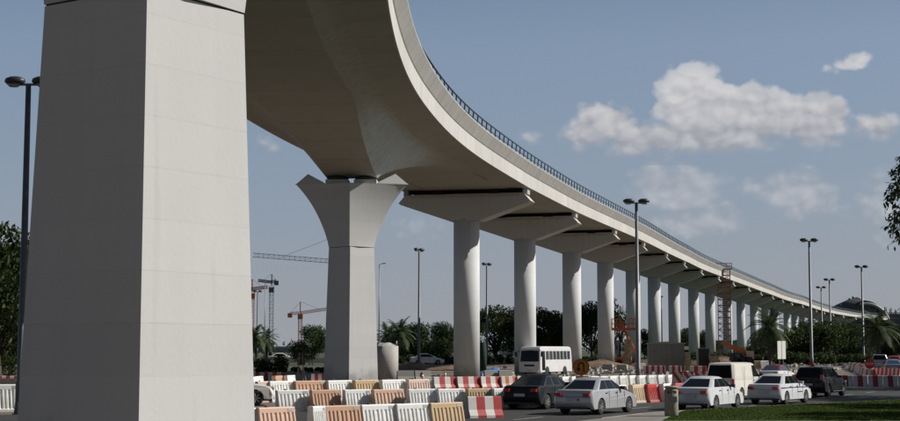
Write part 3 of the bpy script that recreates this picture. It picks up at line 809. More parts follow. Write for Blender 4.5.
    if spec.get('rails'):
        for s in (-1, 1): q = MB(); q.bar((tx0 + .25 - L / 2, s * (tw - .07), tz + rk + .03), (tx1 - .35 - L / 2, s * (tw - .07), tz + rk + .03), .035); q.build('roof_rail', 'chrome', r)
    if spec.get('step'):
        for s in (-1, 1): q = MB(); q.bar((xr + .5 - L / 2, s * (W + .03), .33), (xf - .5 - L / 2, s * (W + .03), .33), .12, .05); q.build('side_step', 'chrome', r)
    if spec.get('stripe'):
        for s in (-1, 1):
            q = MB(); q.box((L * .47 - L / 2, s * (W * .99), .80), (L * .84, .012, .04)); q.build('door_stripe', 'bluestripe', r)
            q = MB(); q.box((L * .60 - L / 2, s * (W - .001), .58), (.75, .012, .05)); q.build('door_lettering', 'bluestripe', r)
    for (x, s) in ((xr, -1), (xr, 1), (xf, -1), (xf, 1)):
        wh = bpy.data.objects.new('wheel', None); col.objects.link(wh); wh.parent = r; wh.location = (x - L / 2, s * (W - .12), wr)
        t = MB(); t.lathe([(wr * .62, -.1), (wr * .94, -.11), (wr, -.075), (wr, .075), (wr * .94, .11), (wr * .62, .1)], n=28, axis='Y'); t.build('tyre', 'tyre', wh)
        t = MB(); t.lathe([(wr * .64, s * .04), (wr * .66, s * .095), (wr * .60, s * .10), (wr * .56, s * .05), (.06, s * .045)], n=28, axis='Y')
        for k in range(7):
            an = 2 * PI * k / 7; t.bar((0.04 * math.cos(an), s * .075, .04 * math.sin(an)), (wr * .6 * math.cos(an), s * .088, wr * .6 * math.sin(an)), .05, .045)
        t.tube((0, s * .04, 0), (0, s * .10, 0), .055, .04, 12); t.build('rim', 'rim', wh)
        t = MB(); t.tube((0, s * .03, 0), (0, s * .046, 0), wr * .62, n=20); t.build('brake_shadow', 'under', wh)
    return r
sedan_prof = [(.16, .22), (.03, .36), (.0, .52), (.03, .66), (.05, .84), (.12, .955), (.30, .985), (.85, 1.00), (2.0, .985), (3.15, .96), (3.45, .90), (3.95, .80), (4.30, .68), (4.46, .54), (4.50, .40), (4.44, .26), (4.32, .21)]
def sedan(name, label, paint, **k):
    s = dict(name=name, label=label, cat='car', L=4.5, W=1.72, wr=.31, xr=.92, xf=3.58, prof=sedan_prof, paint=paint, base=(.56, 3.36, .785, .965), top=(1.32, 2.42, .575, 1.375), crown=.075,
             side=[(.92, 1.62, 1.42, 1.68, 'g'), (1.68, 2.38, 1.74, 2.22, 'g'), (2.44, 3.08, 2.27, 2.42, 'g')][:3],
             tail=(.06, .62, .79, .13, .27, .14), head=(4.33, .60, .62, .22, .34, .13), mirror=(2.86, 1.0), handles=(1.45, 2.38), hz=.84,
             seams=[(1.66, .3, .94), (2.42, .3, .93), (3.12, .36, .9)], pz=.60, bz=.38, crn=0)
    s.update(k); return make_car(s)
suv_prof = [(.10, .30), (.02, .42), (.0, .60), (.04, .85), (.06, 1.10), (.12, 1.16), (1.2, 1.13), (3.3, 1.07), (3.6, 1.02), (4.2, .95), (4.50, .85), (4.62, .65), (4.66, .5), (4.60, .34), (4.5, .30)]
def suv(name, label, paint, **k):
    s = dict(name=name, label=label, cat='car', L=4.66, W=1.86, wr=.37, xr=.95, xf=3.72, prof=suv_prof, paint=paint, base=(.10, 3.42, .86, 1.10), top=(.36, 2.62, .68, 1.66), crown=.05,
             side=[(.30, .98, .55, 1.02, 'g'), (1.04, 2.0, 1.08, 1.95, 'g'), (2.06, 3.08, 2.01, 2.58, 'g')], tail=(.05, .78, 1.12, .12, .16, .34), head=(4.47, .68, .80, .22, .32, .16),
             mirror=(3.0, 1.12), handles=(1.25, 2.25), hz=.98, seams=[(1.0, .4, 1.06), (2.03, .4, 1.06), (3.15, .45, 1.02)], pz=.72, bz=.45, sill=.32, rails=True, step=True)
    s.update(k); return make_car(s)
van_prof = [(.10, .28), (.02, .40), (.0, .60), (.02, 1.0), (.05, 1.18), (2.5, 1.17), (3.75, 1.12), (4.15, 1.04), (4.48, .86), (4.60, .62), (4.62, .44), (4.56, .28), (4.46, .24)]
def van(name, label, paint, **k):
    s = dict(name=name, label=label, cat='van', L=4.62, W=1.70, wr=.32, xr=.98, xf=3.62, prof=van_prof, paint=paint, base=(.04, 4.10, .80, 1.14), top=(.22, 3.18, .685, 1.86), crown=.09,
             side=[(.30, 1.35, .38, 1.37, 'p'), (1.42, 2.62, 1.44, 2.62, 'p'), (2.75, 3.78, 2.78, 3.15, 'g')], tail=(.04, .74, .95, .08, .12, .34), head=(4.45, .62, .72, .2, .3, .2),
             mirror=(3.75, 1.25), handles=(2.85,), hz=1.02, seams=[(1.39, .35, 1.75), (2.68, .35, 1.75)], pz=.62, bz=.42, ra=.02, bm=True)
    s.update(k); return make_car(s)
def rz_of(az): return PI / 2 - R(az)
def park(o, x, y, az, s=1.0): o.location = (x, y, .006 + (gh(y) if y > 112 else 0)); o.rotation_euler = (0, 0, rz_of(az)); o.scale = (s,) * 3; return o
def carat(px, ybot, az, o, s=1.0, z=0.0):
    q = G(px, ybot, z); return park(o, q.x, q.y, az, s)
carat(596.5, 413.2, 31, sedan('sedan_car', 'silver four door sedan in front of the black one, seen from behind', 'silver', bm=True), 1.02)
carat(543, 408, 29, sedan('sedan_car', 'black four door sedan half hidden behind the silver one', 'carnavy'), 1.06)
carat(709, 409, 31, sedan('sedan_car', 'plain white sedan driving beside the litter bin', 'carwhite', bm=True), 1.0)
carat(780, 403.5, 33, sedan('taxi_car', 'white sedan with blue stripe along its doors between van and black jeep', 'carwhite', stripe=True), 1.0)
carat(736, 399.5, 32, van('panel_van', 'cream white panel van with dark rear window behind the white sedan', 'creamwhite'), 1.0)
carat(821, 396.3, 31, suv('jeep_car', 'black sport utility car with roof rails at the right', 'carblack'), .97)
park(suv('jeep_car', 'cream car poking out from behind the near pier, front wheel showing', 'creamwhite', wr=.36, rails=False, step=False), *(lambda q: (q.x, q.y))(G(225, 405.5, 0)), 80, 1.0)
carat(777, 383.5, 30, sedan('sedan_car', 'cream car with dull red roof and blue tinted glass beyond the striped white sedan', 'creamwhite', glass='glassb', roofpaint='reddull'), 1.0)
carat(892.5, 375.5, 12, sedan('sedan_car', 'blue grey sedan waiting at the right edge beyond the barriers', 'cargrey', glass='glassb'), 1.0, .2)
carat(879.5, 371.5, 14, suv('jeep_car', 'dark grey car left of the waiting blue grey sedan', 'cargrey', rails=False), .95, .35)
carat(894, 369.2, 14, sedan('sedan_car', 'small red car furthest away at the right edge', 'carred'), .95, .5)
carat(282, 362.6, 88, sedan('sedan_car', 'small pale car on the far road left of the diamond pier', 'creamwhite'), 1.0, .7)
carat(427, 364.6, 80, sedan('sedan_car', 'pale car parked on the grass left of the nearest round column', 'creamwhite', wr=.3), 1.0, .7)

# ------------------------------------------------------------------ bus
def bus():
    r = thing('bus', 'white single deck bus parked under the viaduct facing the road', 'bus'); L, W = 7.2, 1.08
    b = MB(); wr = .42; prof = [(0, .38), (-.04, .9), (0, 1.6), (.06, 2.45), (.16, 2.62), (.5, 2.70), (6.5, 2.70), (6.9, 2.66), (7.05, 2.5), (7.17, 1.5), (7.24, 1.1), (7.24, .6), (7.15, .36)]
    arc = lambda cx: [(cx + .5 * math.cos(t), .40 + .5 * math.sin(t)) for t in [PI * k / 10 for k in range(11)]]
    loop = prof + arc(5.75) + arc(1.7); rings = []
    for s, ins in ((-1, .09), (-.96, .025), (-.9, 0), (.9, 0), (.96, .025), (1, .09)):
        rings.append([Vector((L / 2 + (x - L / 2) * (1 - ins * .25) - L / 2, s * W * (1 - .06 * max(0, z - 1.2) / 1.4), z - (ins if z > 2.3 else 0))) for x, z in loop])
    b.loft(rings, smooth=True); bo = b.build('body', 'buswhite', r); bo.modifiers.new('edge', 'EDGE_SPLIT').split_angle = R(28)
    b = MB(); b.box((0, 0, .5), (6.6, 1.9, .3)); b.build('underbody', 'under', r)
    wy = lambda z: W * (1 - .06 * max(0, z - 1.2) / 1.4)
    for s in (-1, 1):
        for k in range(7):
            x0 = .45 + k * .80; x1 = x0 + .64; q = MB()
            o_ = [Vector((x - L / 2, s * (wy(z) + .012), z)) for x, z in ((x0, 1.52), (x1, 1.52), (x1, 2.28), (x0, 2.28))]
            q.loft([[Vector((p.x, p.y - s * .05, p.z)) for p in o_], o_]); q.build('window', 'busglass', r)
        q = MB(); o_ = [Vector((x - L / 2, s * (wy(z) + .012), z)) for x, z in ((6.12, .55), (6.82, .55), (6.74, 2.28), (6.12, 2.28))] if s == 1 else [Vector((x - L / 2, s * (wy(z) + .012), z)) for x, z in ((6.12, 1.4), (6.86, 1.4), (6.78, 2.28), (6.12, 2.28))]
        q.loft([[Vector((p.x, p.y - s * .05, p.z)) for p in o_], o_]); q.build('door' if s == 1 else 'window', 'glass', r)
        q = MB(); q.bar((6.98 - L / 2, s * .98, 2.35), (7.30 - L / 2, s * 1.26, 2.2), .04); q.box((7.32 - L / 2, s * 1.28, 1.98), (.08, .2, .42)); q.build('side_mirror', 'black', r)
        q = MB(); q.box((7.235 - L / 2, s * .72, .82), (.05, .34, .2)); q.build('headlight', 'headl', r)
        for x in (1.7, 5.75):
            wh = MB(); wh.lathe([(.2, -.12), (.40, -.12), (.42, -.08), (.42, .08), (.40, .12), (.2, .12)], c=(x - L / 2, s * (W - .14), .42), n=24, axis='Y'); w_ = wh.build('wheel', 'tyre', r)
            wh = MB(); wh.lathe([(.22, 0), (.22, s * .1), (.06, s * .06)], c=(x - L / 2, s * (W - .14), .42), n=20, axis='Y'); wh.build('rim', 'rim', w_)
    q = MB(); xs = lambda z: 7.17 - (z - 1.5) * .12 - L / 2 + .015
    q.loft([[Vector((xs(z) - .05, y, z)) for y, z in ((-.92, 1.33), (0, 1.33), (.92, 1.33), (.86, 2.30), (0, 2.34), (-.86, 2.30))], [Vector((xs(z) + (.035 if y == 0 else 0), y, z)) for y, z in ((-.92, 1.33), (0, 1.33), (.92, 1.33), (.86, 2.30), (0, 2.34), (-.86, 2.30))]])
    q.build('windscreen', 'glass', r)
    q = MB(); q.box((7.255 - L / 2, 0, .98), (.02, 1.0, .18)); q.build('grille', 'black', r)
    q = MB(); q.box((7.27 - L / 2, 0, .50), (.10, 1.9, .22)); q.build('bumper', 'buswhite', r)
    q = MB(); q.box((7.335 - L / 2, 0, .52), (.02, .5, .12)); q.build('number_plate', 'plate', r)
    return r
bo = bus(); bq = D(546, 370, 139.5); bo.location = (bq.x, bq.y, gh(137) + .02); bo.rotation_euler = (0, 0, rz_of(208)); 

# ------------------------------------------------------------------ signs and street things
def textobj(s, size, m, parent, loc, rot=(PI / 2, 0, 0)):
    cu = bpy.data.curves.new('lettering', 'FONT'); cu.body = s; cu.size = size; cu.align_x = 'CENTER'; cu.align_y = 'CENTER'; cu.extrude = .004
    o = bpy.data.objects.new('lettering', cu); col.objects.link(o)
    dg = bpy.context.evaluated_depsgraph_get(); me = bpy.data.meshes.new_from_object(o.evaluated_get(dg)); bpy.data.objects.remove(o)
    me.materials.clear(); me.materials.append(M[m])
    o = bpy.data.objects.new('lettering', me); col.objects.link(o); o.parent = parent; o.location = loc; o.rotation_euler = rot; return o
# round orange U-turn sign
d = 80; q = D(581, 367, d); s = thing('turn_sign', 'round orange sign with black u-turn arrow behind the silver sedan', 'sign', (q.x, d, 0), 0)
b = MB(); b.bar((0, 0, 0), (0, 0, q.z + .3), .06); b.build('post', 'polelight', s)
b = MB(); b.tube((0, -.06, q.z), (0, -.04, q.z), .44, n=32); disc = b.build('disc', 'signorange', s)
b = MB(); 
for k in range(10):
    t0 = PI * k / 10; t1 = PI * (k + 1) / 10
    b.bar((.14 * math.cos(t0), -.07, q.z + .09 + .14 * math.sin(t0)), (.14 * math.cos(t1), -.07, q.z + .09 + .14 * math.sin(t1)), .02, .075)
b.box((.14, -.07, q.z - .09), (.075, .02, .36)); b.box((-.14, -.07, q.z), (.075, .02, .2))
b.add([(-.27, -.08, q.z - .06), (-.01, -.08, q.z - .06), (-.14, -.08, q.z - .26)], [(0, 1, 2)]); b.build('arrow', 'black', disc)
b = MB()
for k in range(32):
    t0 = 2 * PI * k / 32; t1 = 2 * PI * (k + 1) / 32
    b.bar((.40 * math.cos(t0), -.066, q.z + .40 * math.sin(t0)), (.40 * math.cos(t1), -.066, q.z + .40 * math.sin(t1)), .012, .03)
b.build('ring', 'black', disc)
b = MB(); b.box((.06, -.05, q.z - .60), (.7, .02, .24)); b.build('lower_plate', 'signorange', s)
# stop disc
d = 112; q = D(869.5, 364, d); s = thing('stop_sign', 'round red stop sign with white lettering beyond the striped barriers', 'sign', (q.x, d, 0), 0)
b = MB(); b.bar((0, 0, 0), (0, 0, q.z), .06); b.build('post', 'polelight', s)
b = MB(); b.tube((0, -.06, q.z), (0, -.04, q.z), .36, n=8 * 4); b.build('disc', 'signred', s)
textobj('STOP', .25, 'signwhite', s, (0, -.068, q.z))
# red warning triangle
d = 108; q = D(811, 369, d); s = thing('warning_sign', 'red and orange triangular warning sign behind the black jeep', 'sign', (q.x, d, 0), 0)
h = D(811, 359.5, d).z
b = MB(); b.loft([[Vector((-.42, y, h - .78)), Vector((.42, y, h - .78)), Vector((0, y, h))] for y in (-.02, 0)]); pl_ = b.build('triangle', 'signred', s)
b = MB(); b.loft([[Vector((-.24, y, h - .68)), Vector((.24, y, h - .68)), Vector((0, y, h - .24))] for y in (-.026, -.021)]); b.build('triangle_face', 'signorange', pl_)
b = MB(); b.bar((-.3, 0, 0), (-.3, 0, h - .7), .04); b.bar((.3, 0, 0), (.3, 0, h - .7), .04); b.build('leg', 'polelight', s)
# pair of white sign backs
d = 165; s0 = D(781.5, 350, d); s = thing('sign_panels', 'pair of tall white sign panels standing beside the date palm', 'sign', (s0.x, d, gh(d)), R(38))
for k in (-1, 1):
    b = MB(); z1 = D(0, 341, d).z - gh(d); z0 = D(0, 359, d).z - gh(d); b.box((k * .36, 0, (z0 + z1) / 2), (.62, .05, z1 - z0)); b.build('panel', 'signwhite', s)
    b = MB(); b.bar((k * .31, .06, 0), (k * .31, .06, z1), .07); b.build('post', 'pole', s)
# portable sign on legs, left background
d = 120; q0 = D(301, 352, d); s = thing('portable_sign', 'dark two panel portable sign on timber legs left of the diamond pier', 'sign', (q0.x, d, gh(d)), R(8)); z1 = q0.z - gh(d)
b = MB(); b.box((0, 0, z1 - .25), (.52, .05, .5)); b.build('panel', 'black', s)
b = MB(); b.box((.02, 0, z1 - .80), (.6, .05, .48)); b.build('panel', 'black', s)
for k in (-1, 1): b = MB(); b.bar((k * .2, 0, 0), (k * .12, 0, z1 - .1), .07); b.bar((k * .45, .4, 0), (k * .12, 0, z1 - .9), .06); b.build('leg', 'pallet', s)
# litter bin on the pavement
q = G(671.5, 415.8, .134); s = thing('litter_bin', 'tall round stone faced litter bin on the pavement by the lawn', 'bin', (q.x, q.y, .134), 0)
b = MB(); b.lathe([(.24, 0), (.26, .03), (.26, .96), (.24, .99)], n=28); b.build('drum', 'bin', s)
b = MB(); b.lathe([(.22, .99), (.22, 1.04), (.27, 1.05), (.27, 1.09), (.2, 1.12), (.01, 1.125)], n=28); b.build('lid', 'bin', s)
b = MB(); b.box((.10, -.245, .62), (.16, .04, .22)); b.build('plaque', 'bldggrey', s)
b = MB(); b.loft([[Vector((r * math.sin(t), -r * math.cos(t), z)) for t, z in ((R(-40), .85), (R(-20), .85), (0, .85), (R(20), .85), (R(40), .85), (R(40), .94), (R(20), .94), (0, .94), (R(-20), .94), (R(-40), .94))] for r in (.25, .268)]); b.build('opening', 'black', s)
# cones
def cone(px, d, label):
    q = D(px, 350, d); r = thing('traffic_cone', label, 'cone', (q.x, d, gh(d)), 0, 'traffic cones')
    b = MB(); b.lathe([(.16, .03), (.12, .25)], n=14); b.lathe([(.08, .48), (.03, .72)], n=14); b.box((0, 0, .015), (.4, .4, .03)); b.build('body', 'craneor', r)
    b = MB(); b.lathe([(.122, .25), (.082, .48)], n=14); b.build('white_band', 'signwhite', r)
cone(422.5, 126, 'orange and white traffic cone beside the dark lamp post'); cone(445, 131, 'orange and white cone close by the nearest round column'); cone(527, 118, 'orange and white cone in front of the bus')
cone(700, 132, 'orange and white cone below the dark booth'); cone(736, 128, 'orange and white cone behind the van')

# concrete stub column
d = 127; q = D(385.5, 350, d); s = thing('stub_column', 'short unfinished concrete column with broken top beside the diamond pier', 'column', (q.x, d, gh(d)), 0)
zt = D(0, 346, d).z - gh(d)
b = MB(); b.lathe([(1.08, -.2), (1.08, zt * .5), (1.08, zt)], n=36); b.build('shaft', 'rough_conc', s)
b = MB(); ring1 = [Vector((1.0 * math.cos(2 * PI * k / 14), 1.0 * math.sin(2 * PI * k / 14), zt)) for k in range(14)]
ring2 = [Vector((.55 * math.cos(2 * PI * k / 14) - .15, .55 * math.sin(2 * PI * k / 14), zt + .26 + .04 * math.sin(k * 1.7))) for k in range(14)]
b.loft([ring1, ring2]); b.build('rubble_top', 'rough_conc', s)
b = MB(); b.tube((.93, -.3, zt - .02), (.93, -.3, zt + .42), .07); b.build('pipe', 'polelight', s)
# site cabin
d = 150; a = D(648, 343.5, d); c = D(683, 343.5, d); s = thing('site_cabin', 'grey box shaped site cabin under the viaduct behind the striped barriers', 'cabin', ((a.x + c.x) / 2, d, gh(d)), R(-4)); w = c.x - a.x; h = a.z - gh(d)
b = MB(); b.box((0, 0, h / 2), (w, 2.4, h - .1)); b.build('wall', 'cabin', s)
b = MB(); b.loft([[Vector((-w / 2 - .1, y, h - .05)), Vector((w / 2 + .1, y, h - .05)), Vector((w / 2 + .1, y, h + .05)), Vector((0, y, h + .2)), Vector((-w / 2 - .1, y, h + .05))] for y in (-1.3, 1.3)]); b.build('roof', 'cabinroof', s)
for k in range(6): b = MB(); b.box((-w / 2 + (k + .5) * w / 6, -1.212, h / 2), (.04, .02, h - .2)); b.build('panel_joint', 'seam' if k == 9 else 'cabinroof', s)
b = MB(); b.box((w / 2 + .25, -.6, h - .45), (.42, .6, .35)); b.build('air_conditioner', 'signwhite', s)
# dark booth
d = 148; a = D(697, 348, d); c = D(709, 348, d); s = thing('dark_booth', 'dark upright booth with pale frame right of the site cabin', 'booth', ((a.x + c.x) / 2, d, gh(d)), 0); w = c.x - a.x; h = a.z - gh(d)
b = MB(); b.box((0, 0, h / 2), (w, .9, h)); b.build('shell', 'bldggrey', s)
b = MB(); b.box((0, -.455, h / 2), (w - .14, .04, h - .14)); b.build('front_panel', 'black', s)
# pale standing things beside the cabin
for px, yt, wd, l in ((688, 352, .5, 'stack of pale sawn timber right of the site cabin'), (714, 356, .9, 'low stack of pale timber right of the dark booth')):
    d = 147; q = D(px, yt, d); s = thing('timber_stack', l, 'timber', (q.x, d, gh(d)), 0); h = q.z - gh(d)
    for k in range(5): b = MB(); b.box((rnd.uniform(-.06, .06), 0, h * (k + .5) / 5), (wd, 1.2, h / 5 - .02), rz=rnd.uniform(-.1, .1)); b.build('board', 'pallet', s)

def lattice(b, a, c, w, n, t, up=Vector((0, 0, 1)), tri=False):
    """open square truss between two points"""
    a, c = Vector(a), Vector(c); dd = (c - a); L = dd.length; dd.normalize()
    sx = dd.cross(up)
    if sx.length < .01: sx = Vector((1, 0, 0))
    sx.normalize(); sy = sx.cross(dd).normalized()
    cs = [sx * u * w / 2 + sy * v * w / 2 for u, v in ((-1, -1), (1, -1), (1, 1), (-1, 1))]
    for o_ in cs: b.bar(a + o_, c + o_, t)
    for k in range(n):
        p0 = a + dd * L * k / n; p1 = a + dd * L * (k + 1) / n
        for j in range(4):
            b.bar(p0 + cs[j], p0 + cs[(j + 1) % 4], t * .7)
            if k % 2: b.bar(p0 + cs[j], p1 + cs[(j + 1) % 4], t * .6)
            else: b.bar(p0 + cs[(j + 1) % 4], p1 + cs[j], t * .6)
# scaffold stair tower
d = 284; q = D(725, 350, d); zt = D(0, 263, d).z; s = thing('scaffold_tower', 'tall rusty scaffold stair tower rising past the viaduct deck', 'scaffold', (q.x, d, gh(d)), R(-10)); h = zt - gh(d)
b = MB(); lattice(b, (0, 0, 0), (0, 0, h - 1.2), 2.3, 15, .15); b.build('frame', 'scaf', s)
for k in range(9): b = MB(); b.bar((-1.0, -.5, k * 1.9 + .1), (1.0, -.5, k * 1.9 + 1.9), .5, .08) if k % 2 else b.bar((1.0, .5, k * 1.9 + .1), (-1.0, .5, k * 1.9 + 1.9), .5, .08); b.build('stair', 'scaf', s)
b = MB(); b.box((0, 0, h - 1.15), (3.0, 2.6, .08)); b.build('platform', 'scaf', s)
b = MB()
for z in (h - .6, h - .1):
    for (p, r_) in (((-1.5, -1.3), (1.5, -1.3)), ((1.5, -1.3), (1.5, 1.3)), ((1.5, 1.3), (-1.5, 1.3)), ((-1.5, 1.3), (-1.5, -1.3))): b.bar((*p, z), (*r_, z), .07)
for x in (-1.5, -.5, .5, 1.5):
    for y in (-1.3, 1.3): b.bar((x, y, h - 1.1), (x, y, h), .07)
b.build('guard_rail', 'scaf', s)
# lift platform on a boom
d = 176; a = D(612, 330, d); c = D(637, 330, d); s = thing('boom_lift', 'orange railed work platform on a lift beside the column behind the tall lamp', 'lift', ((a.x + c.x) / 2, d, gh(d)), 0); w = c.x - a.x; zp = a.z - gh(d)
b = MB(); b.box((0, 0, zp + .1), (w, 1.2, .28)); b.build('platform', 'liftorange', s)
b = MB()
for z in (zp + .75, zp + 1.3):
    for y in (-.6, .6): b.bar((-w / 2, y, z), (-w / 2 + .95, y, z), .07); b.bar((w / 2 - .95, y, z), (w / 2, y, z), .07)
for x in (-w / 2, -w / 2 + .5, -w / 2 + .95, w / 2 - .95, w / 2 - .5, w / 2):
    for y in (-.6, .6): b.bar((x, y, zp + .2), (x, y, zp + 1.32), .07)
b.bar((-w / 2 + .95, -.6, zp + .6), (w / 2 - .95, -.6, zp + .6), .09); b.build('guard_rail', 'liftorange', s)
b = MB(); b.box((-.35, 0, zp + .6), (.5, .3, .9)); b.build('control_box', 'scaf', s)
b = MB(); b.bar((0, .3, zp), (1.2, .8, zp * .5), .22); b.bar((1.2, .8, zp * .5), (-.2, .5, .9), .26); b.build('boom_arm', 'liftorange', s)
b = MB(); b.box((0, .5, .75), (2.2, 1.5, .6)); b.build('chassis', 'liftorange', s)
for x in (-.7, .7): b = MB(); b.tube((x, -.35, .4), (x, -.15, .4), .4, n=18); b.build('wheel', 'tyre', s)
# pallets / formwork stack near the lift
d = 172; q = D(627, 339, d); s = thing('formwork_stack', 'tall stack of pale timber formwork below the lift platform', 'formwork', (q.x, d, gh(d)), 0); h = q.z - gh(d)
for k in range(8): b = MB(); b.box((rnd.uniform(-.12, .12), 0, h * (k + .5) / 8), (.8 + rnd.uniform(-.15, .15), .9, h / 8 - .04), rz=rnd.uniform(-.2, .2)); b.build('panel', 'pallet', s)
# mobile crane
d = 150; q = D(744, 358, d); s = thing('mobile_crane', 'orange boomed mobile crane standing among the columns behind the van', 'crane', (q.x, d, gh(d)), 0)
P3 = lambda px, py: Vector((D(px, py, d).x - q.x, 0, D(px, py, d).z - gh(d)))
b = MB(); b.bar(P3(748, 354), P3(733, 347), .42, .5); b.bar(P3(735, 348), P3(722, 342), .30, .34); b.build('boom', 'craneor', s)
b = MB(); b.box(P3(749, 355) + Vector((0, 0, 0)), (.75, 1.2, .8)); b.build('counterweight', 'pink', s)
b = MB(); b.loft([[P3(x, y) + Vector((0, yy, 0)) for x, y in ((731, 361), (751, 361), (750, 357), (741, 356.5), (739, 353), (732, 353))] for yy in (-1.1, 1.1)]); b.build('chassis', 'under', s)
b = MB(); b.box(P3(735.5, 355.8) + Vector((0, -1.11, 0)), (.5, .04, .4)); b.build('cab_window', 'glassb', s)
for px in (734, 740, 747): b = MB(); b.tube(P3(px, 362) + Vector((0, -1.25, 0)), P3(px, 362) + Vector((0, -.9, 0)), .48, n=20); b.build('wheel', 'tyre', s)
b = MB(); b.tube(P3(722.5, 342), P3(722.5, 355), .02, n=5); b.build('cable', 'black', s)
# loose site things: low timber, heaps, tarp, dark machinery
def heap(px, d, w, h, m, label, name='dirt_heap', cat='heap', seed=0):
    q = D(px, 350, d); o_ = MB(); rg2 = random.Random(seed + px); n = 18; rings = []
    for k in range(6):
        u = k / 5; rr = w / 2 * (1 - u ** 1.4) + .02
        rings.append([Vector((rr * math.cos(2 * PI * j / n) * rg2.uniform(.85, 1.12), rr * .6 * math.sin(2 * PI * j / n) * rg2.uniform(.85, 1.12), h * u * rg2.uniform(.9, 1.08) - .05)) for j in range(n)])
    o_.loft(rings, smooth=True); o = o_.build(name, m); o.location = (q.x, d, gh(d)); tag(o, label, cat); return o
heap(493, 140, 3.6, .75, 'tarp', 'crumpled blue tarpaulin over a heap near the round column', 'tarpaulin', 'tarpaulin', 2)
heap(415, 165, 9, .7, 'dirt', 'low brown soil heap behind the dark lamp post', seed=3)
heap(600, 168, 8, 1.0, 'dirt', 'low brown soil heap behind the round orange sign', seed=5)
heap(450, 158, 7, .6, 'dirt', 'low brown soil heap at the foot of the nearest round column', seed=6)
heap(722, 175, 9, 1.3, 'dirt', 'brown soil heap behind the mobile crane', seed=7)
heap(655, 175, 7, 1.1, 'dirt', 'brown soil heap left behind the site cabin', seed=8)
d = 150; q = D(483, 343, d); b = MB(); h = q.z - gh(d); b.lathe([(.34, 0), (.38, h * .5), (.30, h), (.05, h + .1)], n=16)
o = b.build('wrapped_bundle', 'greennet'); o.location = (q.x, d, gh(d)); tag(o, 'dark green net wrapped upright bundle right of the nearest round column', 'bundle')
# concrete blocks strewn on site
for k, (px, d, l) in enumerate(((608, 160, 'grey concrete block left of the striped barriers by the lamp'), (622, 158, 'grey concrete block below the timber formwork'), (640, 165, 'concrete block just right of the tall lamp'), (728, 140, 'concrete block behind the white van roof'))):
    q = D(px, 350, d); b = MB(); b.loft([[Vector((x * w, y * w, z)) for x, y in ((-1, -.5), (1, -.5), (1, .5), (-1, .5))] for w, z in ((.55, 0), (.55, .5), (.48, .58))]); o = b.build('concrete_block', 'rough_conc'); o.location = (q.x, d, gh(d)); o.rotation_euler = (0, 0, rnd.uniform(-.5, .5)); tag(o, l, 'block')

# rubble, planks and litter strewn over the site
rb = MB(); rg = random.Random(21)
for _ in range(900):
    y = rg.uniform(112, 200); x = rg.uniform(-8, 14) + (y - 112) * .32 * rg.uniform(.6, 2.2)
    sx, sy, sz = rg.uniform(.08, .5), rg.uniform(.08, .35), rg.uniform(.05, .35)
    if rg.random() < .15: sx, sy, sz = rg.uniform(1, 2.6), .16, .1
    rb.box((x, y, gh(y) + sz / 2 - .02), (sx, sy, sz), rz=rg.random() * PI)
tag(rb.build_raw('rubble', 'rough_conc'), 'scattered rubble and planks on the sandy site', 'rubble', kind='stuff')
# painted kerb on the far road
b = MB(); a = G(824, 364.2, .9); c = G(852, 364.2, .9); n_ = (c - a).length
b.box((n_ / 2, 0, .1), (n_, .3, .2)); o = b.build('kerb', 'kerbbw'); o.location = (a.x, a.y, .7); o.rotation_euler = (0, 0, 0); tag(o, kind='structure')

# ------------------------------------------------------------------ far structures, left background
s = thing('flyover', 'grey flyover bridge crossing the background left of the diamond pier', 'bridge', (D(250, 350, 420).x, 420, .7))
b = MB(); b.box((20, 0, D(0, 350.0, 420).z - .7 - .1), (90, 9, 1.2)); b.build('deck', 'flyover', s)
b = MB(); b.box((20, -4.6, D(0, 347.6, 420).z - .7), (90, .3, .6)); b.build('parapet', 'bldggrey', s)
for x in (-15, 5, 25, 45, 60): b = MB(); b.box((x, 0, .6), (1.5, 6, 2.4)); b.build('support', 'flyover', s)
# far road with its pale barrier
a = G(225, 362.8, .7); strip_o = MB(); strip_o.box((-40, a.y + 3, .76), (130, 7, .06)); tag(strip_o.build('far_road', 'asphalt'), kind='structure')
gr = thing('guard_wall', 'long low pale pink guard wall beside the far road', 'wall', (-40, a.y - 1.5, .76)); b = MB(); b.box((0, 0, .35), (130, .25, .7)); b.build('panel', 'pink', gr)
def tower_crane(px, d, ytop, jib, m, label, wj=1.4, back=None, mast=True, mm=None):
    q = D(px, 350, d); zt = D(0, ytop, d).z
    r = thing('tower_crane', label, 'crane', (q.x, d, 0))
    t = d / 900
    if mast: b = MB(); lattice(b, (0, 0, 0), (0, 0, zt), 1.9, 22, (.16 * t + .04)); b.build('mast', mm or m, r)
    b = MB(); z2 = lambda px_, py_: Vector((D(px_, py_, d).x - q.x, 0, D(px_, py_, d).z))
    lattice(b, z2(px, jib[1]), z2(*jib[2:]), wj, 18, .15 * t + .03); b.build('jib', m, r)
    if back:
        b = MB(); lattice(b, z2(px, jib[1]), z2(*back), wj, 5, .16 * t + .04); b.build('counter_jib', m, r)
        b = MB(); e_ = z2(*back); b.box(e_ + Vector((0, 0, -1)), (2.2 * t + .4, 1.6, 2.2 * t + .4)); b.build('counterweight', m, r)
    b = MB(); b.box((0, 0, zt - 2), (2.6, 2.6, 2.6)); b.build('cab', m, r)
    ap = Vector((0, 0, zt + 6)); b = MB(); b.bar((0, 0, zt), ap, .5); b.bar(ap, z2(*jib[2:]) * .7 + z2(px, jib[1]) * .3, .12)
    if back: b.bar(ap, z2(*back), .12)
    b.build('apex', m, r)
    return r
tower_crane(300, 800, 313, (300, 313, 330, 308.5), 'cranefar', 'small hazy orange tower crane left of the diamond pier', back=(290, 313.5))
